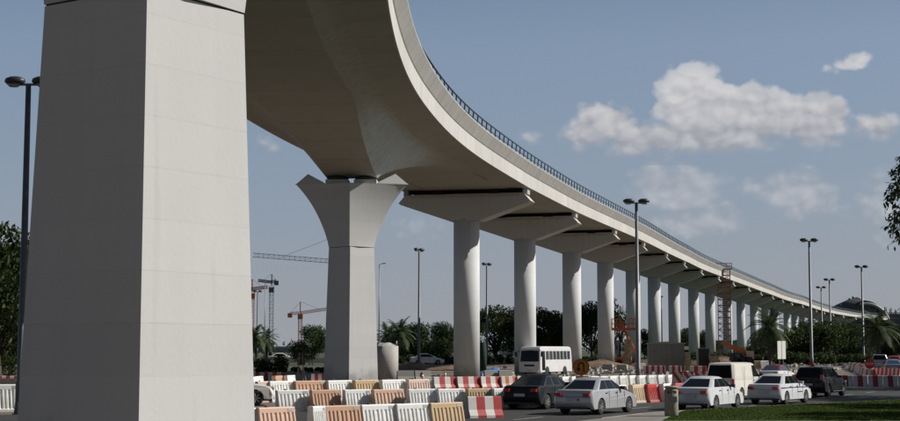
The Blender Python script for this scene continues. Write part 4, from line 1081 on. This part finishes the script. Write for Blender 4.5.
tower_crane(271, 760, 286, (271, 282, 258, 280.5), 'cranedark', 'dark headed tower crane with pale mast near the near pier', back=(276.5, 281), mm='cranegrey')
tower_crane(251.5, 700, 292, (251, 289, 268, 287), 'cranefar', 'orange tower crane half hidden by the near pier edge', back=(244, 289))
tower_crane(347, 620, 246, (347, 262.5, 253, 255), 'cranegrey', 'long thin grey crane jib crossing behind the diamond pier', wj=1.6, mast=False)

# pale building between trees
s = thing('office_building', 'white four bay building between trees left of the nearest round column', 'building', (D(441, 350, 330).x, 330, .7)); h = D(0, 332.5, 330).z - .7
b = MB(); b.box((0, 0, h / 2), (4.2, 4, h)); b.build('wall', 'bldg', s)
for k in range(3):
    b = MB(); b.box((-1.3 + k * 1.3, -2.01, h * .5), (.5, .05, h * .72)); b.build('window', 'bwin', s)
for (px0, px1, yt, d, m, l) in ((400, 436, 343, 430, 'bldggrey', 'low grey building behind the palms'), (500, 540, 344, 500, 'bldg', 'low pale building between the first columns'),
                                (592, 618, 341, 520, 'bldggrey', 'low building behind the soil heaps'), (680, 735, 341, 600, 'bldggrey', 'long low grey building behind the far columns'), (796, 850, 343, 620, 'bldggrey', 'long low building behind the broad trees'),
                                (548, 575, 341, 600, 'bldggrey', 'low grey building right behind the bus'), (0, 22, 345, 500, 'bldggrey', 'low grey building at the far left')):
    a = D(px0, yt, d); c = D(px1, yt, d); s = thing('low_building', l, 'building', ((a.x + c.x) / 2, d, .7)); w = c.x - a.x; h = a.z - .7
    b = MB(); b.box((0, 0, h / 2), (w, 8, h)); b.build('wall', m, s)
    b = MB(); b.box((0, 0, h + .12), (w + .4, 8.4, .24)); b.build('roof', 'flyover', s)
    n = max(3, int(w / 2.4))
    for k in range(n): b = MB(); b.box((-w / 2 + (k + .5) * w / n, -4.02, h * .55), (w / n * .6, .08, h * .3)); b.build('window', 'bwin', s)

# station with shell roof
d = 720; q = D(855, 350, d); s = thing('station', 'dark shell roofed station wrapped in scaffolding at the end of the viaduct', 'station', (q.x, d, 0), 0)
zt = D(0, 298.5, d).z; zb_ = D(0, 333, d).z; wx = (D(878, 330, d).x - D(832, 330, d).x) / 2
def shell(m, name, a0, a1, k0=1.0, n=22, yoff=0):
    b = MB(); rings = []
    for i in range(n + 1):
        th = a0 + (a1 - a0) * i / n
        rings.append([Vector((-k0 * wx * math.cos(th), (yv - .5) * 40 + yoff, zb_ + (zt - zb_) * k0 * math.sin(th) * (1 - .10 * abs(yv - .5) * 2))) for yv in [j / 8 for j in range(9)]])
    b.loft(rings, closed=False, caps=False, smooth=True); return b.build(name, m, s)
shell('dome', 'roof_shell', 0, PI)
b = MB(); fr0 = [Vector((-.985 * wx * math.cos(PI * j / 24), -17, zb_ + (zt - zb_) * .89 * math.sin(PI * j / 24))) for j in range(25)]
b.loft([fr0, [p + Vector((0, .6, 0)) for p in fr0]]); b.build('end_wall', 'scafgrey', s)
for j in range(-3, 4): b = MB(); xx = j * wx / 4; b.bar((xx, -17.3, zb_), (xx, -17.3, zb_ + (zt - zb_) * .88 * math.sqrt(max(.05, 1 - (xx / wx) ** 2))), .25); b.build('mullion', 'domelight', s)
for k, a in enumerate((.30, .44, .58, .72, .86)):
    b = MB(); n = 14
    for i in range(n):
        t0, t1 = PI * (a - .16 + .32 * i / n), PI * (a - .16 + .32 * (i + 1) / n)
    pts = [Vector((-1.01 * wx * math.cos(PI * a), (yv - .5) * 40, zb_ + (zt - zb_) * 1.015 * math.sin(PI * a) * (1 - .35 * abs(yv - .5) * 2))) for yv in [j / 8 for j in range(9)]]
    b.path(pts, [.35] * 9, 5); b.build('roof_rib', 'scafgrey', s)
b = MB(); pts = [Vector((-1.02 * wx * math.cos(PI * a), -19 - 1.2, zb_ + (zt - zb_) * .68 * math.sin(PI * a) + 2.2)) for a in [.42 + .5 * j / 12 for j in range(13)]]
b.path(pts, [.75] * 13, 6); b.build('edge_band', 'domelight', s)
b = MB(); pts = [Vector((-1.02 * wx * math.cos(PI * a), 0, zb_ + (zt - zb_) * 1.02 * math.sin(PI * a))) for a in [.48 + .32 * j / 10 for j in range(11)]]
b.path(pts, [.8] * 11, 6); b.build('edge_band', 'domelight', s)
b = MB(); b.box((2, 0, zb_ / 2), (wx * 1.7, 30, zb_)); b.build('wall', 'bldggrey', s)
sf = thing('facade_scaffold', 'grey scaffold cage wrapped round the right end of the station', 'scaffold', (D(884, 350, 700).x, 700, 0)); hw = 9.5; zt2 = D(0, 309.5, 700).z
b = MB()
for i in range(9):
    x = -hw + 2 * hw * i / 8
    for y in (-3, 3): b.bar((x, y, 0), (x, y, zt2 + rnd.uniform(-1, 1.2)), .32)
k = 0; z = 3
while z < zt2:
    for y in (-3, 3): b.bar((-hw, y, z), (hw, y, z), .26)
    if k % 2: b.bar((-hw, -3, z), (-hw + 2 * hw / 4, -3, z + 4), .2); b.bar((hw * .2, -3, z), (hw * .7, -3, z + 4), .2)
    z += 2.1; k += 1
b.build('frame', 'scafgrey', sf)
b = MB(); b.box((0, 3.5, zt2 * .46), (hw * 1.9, 1, zt2 * .9)); b.build('back_wall', 'scafgrey', sf)

# ------------------------------------------------------------------ trees
def leaf_cloud(b, cs, n, size, rg, flat=.75):
    tot = sum(r ** 2 for _, r in cs)
    for c, r in cs:
        for _ in range(int(n * r * r / tot)):
            v = Vector((rg.gauss(0, 1), rg.gauss(0, 1), rg.gauss(0, 1))).normalized()
            rad = r * (rg.random() ** .38)
            # gaps: skip by noise
            p = c + Vector((v.x * rad, v.y * rad, v.z * rad * flat))
            if mnoise.noise(p * 1.1) > .27: continue
            a = Vector((rg.gauss(0, 1), rg.gauss(0, 1), rg.gauss(0, 1))).normalized(); e_ = a.orthogonal().normalized()
            s_ = size * rg.uniform(.6, 1.3); g_ = a.cross(e_)
            b.add([p - e_ * s_, p + g_ * s_ * .45, p + e_ * s_, p - g_ * s_ * .45], [(0, 1, 2, 3)])
def tree_proto(seed, H, W, n, leaf, m, low=.25, stems=1, lsize=.2, name='tree'):
    rg = random.Random(seed); r = thing(name, '', 'tree')
    b = MB(); cs = []
    for q in range(stems):
        bx = rg.uniform(-.4, .4) * (stems > 1) * 2
        lean = Vector((rg.uniform(-.1, .1), rg.uniform(-.1, .1), 1))
        fork = H * low
        pts = [Vector((bx, 0, -.2)), Vector((bx, 0, fork * .5)) + lean * .2, Vector((bx, 0, 0)) + lean * fork]
        b.path(pts, [H * .03, H * .024, H * .02], 8)
        for k in range(7):
            an = 2 * PI * (k + rg.random()) / 7; reach = W * .5 * rg.uniform(.35, .8)
            e_ = pts[-1] + Vector((math.cos(an) * reach, math.sin(an) * reach, (H - fork) * rg.uniform(.12, .78)))
            mid = pts[-1].lerp(e_, .5) + Vector((0, 0, rg.uniform(0, .5)))
            b.path([pts[-1], mid, e_], [H * .013, H * .009, H * .004], 6)
            cs.append((e_, W * rg.uniform(.18, .27)))
            for _ in range(2):
                o_ = e_ + Vector((rg.gauss(0, 1), rg.gauss(0, 1), rg.gauss(0, .7))) * W * .12; cs.append((o_, W * rg.uniform(.08, .16)))
        cs.append((pts[-1] + Vector((0, 0, (H - fork) * .72)), W * .24))
    b.build('trunk', 'bark', r)
    c = MB(); leaf_cloud(c, cs, n, lsize, rg); c.build_raw('crown', leaf, r)
    return Proto(r)
TA = tree_proto(11, 9.5, 9.5, 15000, 'leafdark', 'a', .16, 2, .20)
TB = tree_proto(23, 9.5, 9, 15000, 'leafdark', 'b', .12, 2, .20)
TC = tree_proto(31, 7.0, 9, 13000, 'leafmid', 'c', .12, 2, .18)
TS = tree_proto(47, 9.5, 5, 900, 'leafmid', 'd', .3, 1, .18, name='sparse_tree')
def palm_proto(seed, H, R_, nf=34):
    rg = random.Random(seed); r = thing('palm_tree', '', 'palm'); b = MB(); pts = []
    for k in range(9): pts.append(Vector((.05 * k * math.sin(seed), 0, H * k / 8)))
    rs = [.26 + (.03 if k % 2 else 0) - .008 * k for k in range(9)]; b.path(pts, rs, 10); b.build('trunk', 'bark', r)
    top_ = pts[-1]; c = MB()
    for f_ in range(nf):
        an = 2.399 * f_; el = R(80 - 118 * (f_ / nf) + rg.uniform(-6, 6)); p = top_.copy(); d_ = Vector((math.cos(an) * math.cos(el), math.sin(an) * math.cos(el), math.sin(el)))
        L = R_ * rg.uniform(.9, 1.1); n = 12; side = Vector((-math.sin(an), math.cos(an), 0))
        for k in range(n):
            q_ = p + d_ * L / n; c.add([p - side * .02, p + side * .02, q_ + side * .02, q_ - side * .02], [(0, 1, 2, 3)])
            ll = L * .26 * math.sin(PI * (k + 1.3) / (n + 2)) + .05
            for s_ in (-1, 1):
                for h_ in (0, .5):
                    pp = p.lerp(q_, h_); t_ = pp + side * s_ * ll * .8 + d_ * ll * .5 + Vector((0, 0, -.18 * ll))
                    c.add([pp, pp + d_ * L / n * .55, t_], [(0, 1, 2)])
            p = q_; d_ = (d_ + Vector((0, 0, -.13 - .03 * k / n))).normalized()
    c.build_raw('crown', 'leafpalm', r); return Proto(r)
PA = palm_proto(3, 5.0, 3.4); PB_ = palm_proto(8, 4.2, 3.0)
def tput(proto, px, d, ytop, Hn, label, group='trees behind the viaduct', rz=0, wx_=1.0, base=None):
    q = D(px, ytop, d); z = gh(d) if base is None else base; h = q.z - z; s_ = h / Hn
    return proto.put((q.x, d, z), rz, label, group, scale=(s_ * wx_, s_ * wx_, s_))
tput(TA, 3, 118, 212, 9.5, 'big dark tree at the left edge behind the left lamp', rz=1, wx_=.9)
tput(TC, 14, 130, 268, 7, 'lower leafy tree behind the left lamp pole', rz=2, wx_=.8)
tput(TA, 497, 226, 301, 9.5, 'broad dark tree between the nearest and second round columns', rz=.5, wx_=1.15)
tput(TB, 541, 232, 302, 9.5, 'dark tree rising behind the bus roof', rz=2, wx_=1.1)
tput(TB, 559, 238, 306, 9.5, 'dark tree close left of the third round column', rz=3.3, wx_=.9)
tput(TA, 591, 240, 297, 9.5, 'tall dark tree between the third and fourth round columns', rz=4, wx_=.85)
tput(TS, 620, 232, 297, 9.5, 'sparse tall tree behind the orange lift platform', rz=1, wx_=1.0)
tput(TS, 613, 238, 306, 9.5, 'thin leaved tree left of the orange lift platform', rz=3, wx_=1.2)
tput(TB, 646, 300, 326, 9.5, 'dark bushy tree seen just right of the tall lamp', rz=3, wx_=.7)
tput(TB, 686, 310, 325, 9.5, 'dark small tree between the cabin columns', rz=1, wx_=.8)
tput(TA, 704, 320, 330, 9.5, 'dark low tree left of the scaffold tower', rz=2, wx_=.8)
tput(TC, 312, 190, 323, 7, 'dark rounded tree touching the left side of the diamond pier', rz=1, wx_=.75)
tput(TC, 418, 235, 321, 7, 'leafy tree between the palms and the dark lamp post', rz=3, wx_=.95)
tput(TC, 405, 245, 325, 7, 'leafy tree right behind the stub column palms', rz=5, wx_=.8)
tput(TC, 444, 215, 320, 7, 'small tree on a bare trunk in front of the white building', rz=2, wx_=.6)
tput(TC, 812, 205, 318, 7, 'broad green tree behind the black jeep and lamp', rz=.3, wx_=1.2)
tput(TC, 845, 235, 320, 7, 'broad green tree left of the right hand palm', rz=2.3, wx_=1.1)
tput(TC, 796, 230, 326, 7, 'green tree right of the big date palm', rz=4.3, wx_=1.0)
tput(TB, 893, 240, 327, 9.5, 'dark tree at the right edge behind the waiting cars', rz=1.1, wx_=.9)
tput(TC, 915, 215, 322, 7, 'dark tree cut by the right edge', rz=3.1, wx_=1.0)
tput(TC, 760, 260, 336, 7, 'low dark tree behind the big date palm', rz=1.1, wx_=1.2)
tput(PA, 769, 168, 316, 6.5, 'big date palm with wide fronds behind the van', 'date palms', rz=1, wx_=1.05)
tput(PA, 878, 185, 318, 6.6, 'date palm left of the station scaffold on the right', 'date palms', rz=2.5, wx_=1.1)
tput(PB_, 397, 230, 322, 5.9, 'date palm directly right of the stub column', 'date palms', rz=.4)
tput(PB_, 388, 240, 327, 5.9, 'lower date palm rising over the stub column top', 'date palms', rz=2)
tput(PB_, 257.5, 235, 327, 5.9, 'small date palm beside the near pier in the gap', 'date palms', rz=3)
tput(PB_, 268, 255, 331, 5.9, 'smallest date palm right of its neighbour in the gap', 'date palms', rz=4.2)
# bushes and hedges
def bush(px, d, ytop, w, label, m='leafdark', n=2600, name='bush', dy=1.6):
    q = D(px, ytop, d); z = gh(d); h = q.z - z; rg = random.Random(int(px * 7 + d)); b = MB(); cs = []
    k = max(2, int(w / 1.2))
    for j in range(k * 2): cs.append((Vector((-w / 2 + w * (j % k + .5) / k, rg.uniform(-dy, dy) * .4, h * rg.uniform(.3, .62))), h * rg.uniform(.38, .5) + .1))
    leaf_cloud(b, cs, n, .11 * d / 150, rg, .9); o = b.build_raw(name, m); o.location = (q.x, d, z)
    tag(o, label, 'bush' if name == 'bush' else name); return o
bush(264, 142, 355, 4.4, 'dense dark bush right of the near pier behind the striped barriers', n=5000)
bush(284, 150, 367.5, 9, 'low clipped dark hedge under the far road', n=4500, name='hedge')
bush(312, 155, 367.5, 5, 'low clipped dark hedge at the left of the diamond pier', n=3000, name='hedge')
bush(8, 126, 345, 5, 'dark bush behind the left lamp', n=4500)
bush(800, 190, 352, 9, 'rounded green shrub right of the sign panels', 'leafmid', 5000)
bush(836, 200, 353, 10, 'rounded green shrub left of the right palm', 'leafmid', 5000)
bush(768, 200, 355, 7, 'low shrub below the big date palm', 'leafmid', 4000)
bush(868, 215, 354, 9, 'low dark shrub behind the stop disc', 'leafmid', 4000)
bush(415, 205, 354.5, 12, 'low dark hedge left of the nearest round column', n=4500, name='hedge')
bush(500, 205, 354.5, 14, 'low dark hedge between the nearest two round columns', n=4500, name='hedge')
bush(590, 215, 354.5, 12, 'low dark hedge behind the soil heaps by the fourth column', n=4000, name='hedge')
bush(700, 240, 350.5, 14, 'low dark hedge behind the dark booth', n=4000, name='hedge')
# far belt of trees along the horizon
b = MB(); rg = random.Random(5)
for k in range(300):
    x = -260 + 900 * rg.random(); y = rg.uniform(640, 760); h = rg.uniform(3.5, 8)
    cs = [(Vector((x + rg.gauss(0, 2), y, .7 + h * .5)), h * .55), (Vector((x + rg.gauss(0, 4), y, .7 + h * .4)), h * .45)]
    leaf_cloud(b, cs, 60, .95, rg, .8)
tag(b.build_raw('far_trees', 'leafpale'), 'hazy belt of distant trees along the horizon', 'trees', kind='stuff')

# near tree whose hanging leaves enter at the right edge
def near_tree():
    rg = random.Random(77); base = Vector((12.6, 26.5, .13)); r = thing('street_tree', 'dark leafy tree whose outer twigs hang in at the upper right edge', 'tree', base)
    b = MB(); b.path([Vector((0, 0, -.1)), Vector((.1, 0, 1.8)), Vector((-.1, .1, 3.2))], [.2, .16, .14], 10)
    ends = []
    for k in range(9):
        an = 2 * PI * k / 9; e_ = Vector((math.cos(an) * 2.4, math.sin(an) * 2.2, 4.9 + rg.uniform(-.6, 1.2)))
        b.path([Vector((-.1, .1, 3.2)), Vector((e_.x * .5, e_.y * .5, 4.3)), e_], [.08, .055, .02], 6); ends.append(e_)
    b.build('trunk', 'bark', r)
    c = MB()
    def leaf(p, L, dr):
        a = dr.normalized(); s_ = a.cross(Vector((rg.gauss(0, .5), rg.gauss(0, .5), 1))).normalized(); fold = s_.cross(a) * L * .08
        c.add([p, p + a * L * .45 + s_ * L * .22 + fold, p + a * L, p + a * L * .45 - s_ * L * .22 + fold], [(0, 1, 2, 3)])
    # silhouette of the visible edge: (py, leftmost px)
    sil = [(150, 897), (160, 889), (172, 886), (180, 888), (190, 884), (200, 883), (205, 877), (210, 881), (220, 884), (230, 881), (238, 886), (246, 884), (250, 889)]
    def left(py):
        for (a0, b0), (a1, b1) in zip(sil, sil[1:]):
            if a0 <= py <= a1: return b0 + (b1 - b0) * (py - a0) / (a1 - a0)
        return 900
    tw = MB()
    for k in range(60):      # leafy twigs hanging out toward the road
        py = 150 + 101 * (k + rg.random()) / 60; l = left(py); inn = rg.choice((0, 0, 3, 8, 16, 26)) + rg.uniform(0, 4)
        tip = D(l + 3 + inn, py, 26.0 + rg.uniform(-.7, .7)) - base
        root_ = Vector((tip.x + rg.uniform(.7, 1.2), tip.y + rg.uniform(-.5, .5), tip.z + rg.uniform(.1, .6)))
        mid_ = root_.lerp(tip, .55) + Vector((0, 0, .10))
        tw.path([root_, mid_, tip], [.012, .008, .003], 4)
        for q_ in range(34):
            u = rg.random() ** .7; p = (root_.lerp(mid_, u * 2) if u < .5 else mid_.lerp(tip, u * 2 - 1)) + Vector((rg.gauss(0, .035), rg.gauss(0, .05), rg.gauss(0, .035)))
            w_ = p + base; 
            leaf(p, rg.uniform(.07, .13), Vector((rg.uniform(-.9, .4), rg.uniform(-.6, .6), rg.uniform(-1.2, .1))))
    tw.build('twigs', 'bark', r)
    for _ in range(10000):
        e_ = rg.choice(ends); v = Vector((rg.gauss(0, 1), rg.gauss(0, 1), rg.gauss(0, .8))) * .55; p = e_ * rg.uniform(.8, 1.12) + v
        w_ = p + base; pxx = 450 + 1500 * w_.x / w_.y
        if pxx < 912: continue
        leaf(p, rg.uniform(.1, .18), Vector((rg.gauss(0, 1), rg.gauss(0, 1), rg.gauss(-.4, .6))))
    c.build_raw('crown', 'leafnear', r)
near_tree()
# two lawn trees beyond the right edge whose shade falls across the lawn and the road end
LT = tree_proto(91, 8.0, 9, 5200, 'leafdark', 'f', .3, 1, .24, name='lawn_tree')
LT.put((25.2, 57.5, .13), 0, 'lawn tree beyond the right edge shading the grass', 'lawn trees', scale=(.92, .92, 1))
LT.put((30.6, 82, .13), 1.2, 'lawn tree beyond the right edge shading the road', 'lawn trees', scale=(1.05, 1.2, 1.05))
LT.put((38.5, 101, 0), 2.2, 'lawn tree beyond the right edge by the far road end', 'lawn trees', scale=1.15)
LT.put((29, 67, .13), .6, 'lawn tree beyond the right edge between its neighbours', 'lawn trees', scale=1.0)
LT.put((20.5, 42, .13), 3.2, 'lawn tree beyond the right edge close to the camera', 'lawn trees', scale=1.0)

# ------------------------------------------------------------------ light
AZ, EL = R(85), R(36.5)
sd = Vector((math.sin(AZ) * math.cos(EL), math.cos(AZ) * math.cos(EL), math.sin(EL)))
sl = bpy.data.lights.new('sun', 'SUN'); sl.energy = 4.9; sl.angle = R(.55); sl.color = (1, .97, .92)
so = bpy.data.objects.new('sun', sl); col.objects.link(so); so.rotation_euler = sd.to_track_quat('Z', 'Y').to_euler()
w = bpy.data.worlds.new('World'); sc.world = w; w.use_nodes = True; nt = w.node_tree; bg = nt.nodes['Background']
sky = nt.nodes.new('ShaderNodeTexSky'); sky.sky_type = 'NISHITA'; sky.sun_disc = False; sky.sun_elevation = EL; sky.sun_rotation = AZ
sky.air_density = 1.0; sky.dust_density = 2.0; sky.ozone_density = 1.2
tc = nt.nodes.new('ShaderNodeTexCoord'); sp = nt.nodes.new('ShaderNodeSeparateXYZ'); nt.links.new(tc.outputs['Generated'], sp.inputs[0])
mn = lambda op, a, b=None, c=None: math_node(nt, op, a, b, c)
def mixc(f_, a, b_):
    m = nt.nodes.new('ShaderNodeMix'); m.data_type = 'RGBA'
    for k, v in (('Factor', f_), ('A', a), ('B', b_)):
        if isinstance(v, (int, float)): m.inputs[k].default_value = v
        elif isinstance(v, tuple): m.inputs[k].default_value = (*v, 1)
        else: nt.links.new(v, m.inputs[k])
    return m.outputs['Result']
S = 10.0     # the sky below is written in display-linear units times this; Background strength = 1/S
STR = .1
def disp(r, g_, b_): # sRGB 0-255 -> node units
    f_ = lambda c: ((c / 255 / 12.92) if c / 255 <= .04045 else ((c / 255 + .055) / 1.055) ** 2.4) / STR
    return (f_(r), f_(g_), f_(b_))
# elevation-dependent dust haze over the physical sky
el = mn('MAXIMUM', sp.outputs['Z'], 0)
h1 = mn('EXPONENT', mn('MULTIPLY', el, -9.0))
hz = mixc(mn('SUBTRACT', 1, h1), disp(163, 166, 173), disp(119, 141, 170))
base_sky0 = mixc(mn('MULTIPLY_ADD', mn('EXPONENT', mn('MULTIPLY', el, -2.2)), .62, .25), sky.outputs['Color'], hz)
# out-of-view sky dimmed overhead and behind the camera to set the shade level
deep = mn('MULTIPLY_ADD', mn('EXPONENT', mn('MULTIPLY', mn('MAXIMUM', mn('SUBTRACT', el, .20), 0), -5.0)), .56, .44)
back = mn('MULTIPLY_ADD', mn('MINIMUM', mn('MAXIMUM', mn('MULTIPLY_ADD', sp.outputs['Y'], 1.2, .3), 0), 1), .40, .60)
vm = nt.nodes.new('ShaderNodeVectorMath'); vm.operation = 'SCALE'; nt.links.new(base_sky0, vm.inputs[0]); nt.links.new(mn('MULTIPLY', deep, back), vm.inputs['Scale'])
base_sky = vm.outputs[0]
# clouds, placed by compass bearing and elevation
az = mn('ARCTAN2', sp.outputs['X'], sp.outputs['Y']); ev = mn('ARCSINE', sp.outputs['Z'])
cv = nt.nodes.new('ShaderNodeCombineXYZ'); nt.links.new(az, cv.inputs[0]); nt.links.new(mn('MULTIPLY', ev, 1.35), cv.inputs[1])
n1 = nt.nodes.new('ShaderNodeTexNoise'); n1.inputs['Scale'].default_value = 38; n1.noise_dimensions = '2D'; n1.inputs['Detail'].default_value = 6; n1.inputs['Roughness'].default_value = .58
nt.links.new(cv.outputs[0], n1.inputs['Vector'])
n2 = nt.nodes.new('ShaderNodeTexNoise'); n2.noise_dimensions = '2D'; n2.inputs['Scale'].default_value = 15; n2.inputs['Detail'].default_value = 3; n2.inputs['Roughness'].default_value = .5
nt.links.new(cv.outputs[0], n2.inputs['Vector'])
def blob(px, py, a, b_, amp):
    r_ = ray(px, py).normalized(); A_ = math.atan2(r_.x, r_.y); E_ = math.asin(r_.z)
    dx = mn('DIVIDE', mn('SUBTRACT', az, A_), a / F); dy = mn('DIVIDE', mn('SUBTRACT', ev, E_), b_ / F)
    dy = mn('MAXIMUM', dy, mn('MULTIPLY', dy, -1.12))
    q_ = mn('SQRT', mn('ADD', mn('MULTIPLY', dx, dx), mn('MULTIPLY', dy, dy)))
    return mn('MULTIPLY', mn('SUBTRACT', 1, q_), amp), mn('DIVIDE', mn('SUBTRACT', ev, E_), b_ / F)
bl = [(694, 104, 44, 46, 1.0), (720, 116, 70, 40, 1.0), (765, 118, 50, 34, 1.0), (806, 124, 52, 34, .95), (828, 116, 26, 26, .8), (604, 128, 44, 30, .9), (585, 140, 40, 18, .7), (648, 142, 70, 24, .8), (730, 140, 110, 22, .8), (877, 127, 30, 20, .6), (852, 66, 40, 12, .36), (862, 60, 18, 9, .4),
      (684, 190, 60, 34, .92), (655, 180, 30, 28, .85), (797, 194, 44, 32, .85), (526, 138, 30, 16, .33), (695, 222, 56, 22, .56), (748, 188, 24, 14, .46), (270, 146, 44, 14, .24), (890, 205, 44, 50, .5), (430, 228, 60, 18, .26)]
fld = None; hgt = None
for q_ in bl:
    f_, v_ = blob(*q_)
    fld = f_ if fld is None else mn('MAXIMUM', fld, f_)
def puffs(offset):
    wv_ = nt.nodes.new('ShaderNodeVectorMath'); wv_.operation = 'MULTIPLY_ADD'
    nt.links.new(n1.outputs['Color'], wv_.inputs[0]); wv_.inputs[1].default_value = (.012, .012, 0)
    ad_ = nt.nodes.new('ShaderNodeVectorMath'); ad_.operation = 'ADD'; nt.links.new(cv.outputs[0], ad_.inputs[0]); ad_.inputs[1].default_value = offset
    nt.links.new(ad_.outputs[0], wv_.inputs[2])
    o_ = None
    for sc_, am in ((52, 1.0), (120, .5)):
        vo = nt.nodes.new('ShaderNodeTexVoronoi'); vo.voronoi_dimensions = '2D'; vo.feature = 'F1'; vo.inputs['Scale'].default_value = sc_
        nt.links.new(wv_.outputs[0], vo.inputs['Vector'])
        t_ = mn('MULTIPLY_ADD', vo.outputs['Distance'], -am, .42 * am); o_ = t_ if o_ is None else mn('ADD', o_, t_)
    return o_
pf = puffs((0, 0, 0)); pf2 = puffs((.0035, .0065, 0))
nn = mn('MULTIPLY_ADD', n1.outputs['Fac'], .8, -.40); nn = mn('ADD', nn, mn('MULTIPLY_ADD', n2.outputs['Fac'], .9, -.45))
dens = mn('ADD', mn('ADD', mn('MULTIPLY', fld, 1.15), mn('MULTIPLY', nn, .50)), mn('MULTIPLY', pf, .36))
ev0 = math.asin(ray(720, 128).normalized().z)
soft = mn('MINIMUM', mn('MAXIMUM', mn('MULTIPLY_ADD', mn('SUBTRACT', ev, ev0), -16, .46), .22), .60)
q_ = mn('MINIMUM', mn('MAXIMUM', mn('DIVIDE', mn('SUBTRACT', dens, .06), soft), 0), 1)
q_ = mn('MULTIPLY', mn('MULTIPLY', q_, q_), mn('MULTIPLY_ADD', q_, -2, 3))
cl = mn('MULTIPLY', q_, mn('MINIMUM', mn('MAXIMUM', mn('MULTIPLY_ADD', fld, 1.25, .50), 0), mn('MINIMUM', mn('MAXIMUM', mn('MULTIPLY_ADD', mn('SUBTRACT', ev, math.asin(ray(720, 165).normalized().z)), 30, .50), .52), .96)))
r0 = ray(720, 118).normalized(); 
up_ = mn('MULTIPLY', mn('SUBTRACT', ev, math.asin(r0.z) - .0), 17.0)
up_ = mn('MULTIPLY', up_, mn('GREATER_THAN', ev, math.asin(ray(720, 164).normalized().z)))
lit = mn('ADD', mn('ADD', mn('MULTIPLY', mn('SUBTRACT', pf, pf2), .62), .50), up_)
lit = mn('MINIMUM', mn('MAXIMUM', lit, 0), 1)
cc = mixc(lit, disp(157, 160, 169), disp(208, 207, 209))
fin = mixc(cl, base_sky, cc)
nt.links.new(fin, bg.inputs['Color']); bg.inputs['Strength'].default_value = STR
sc.cycles.max_bounces = 6
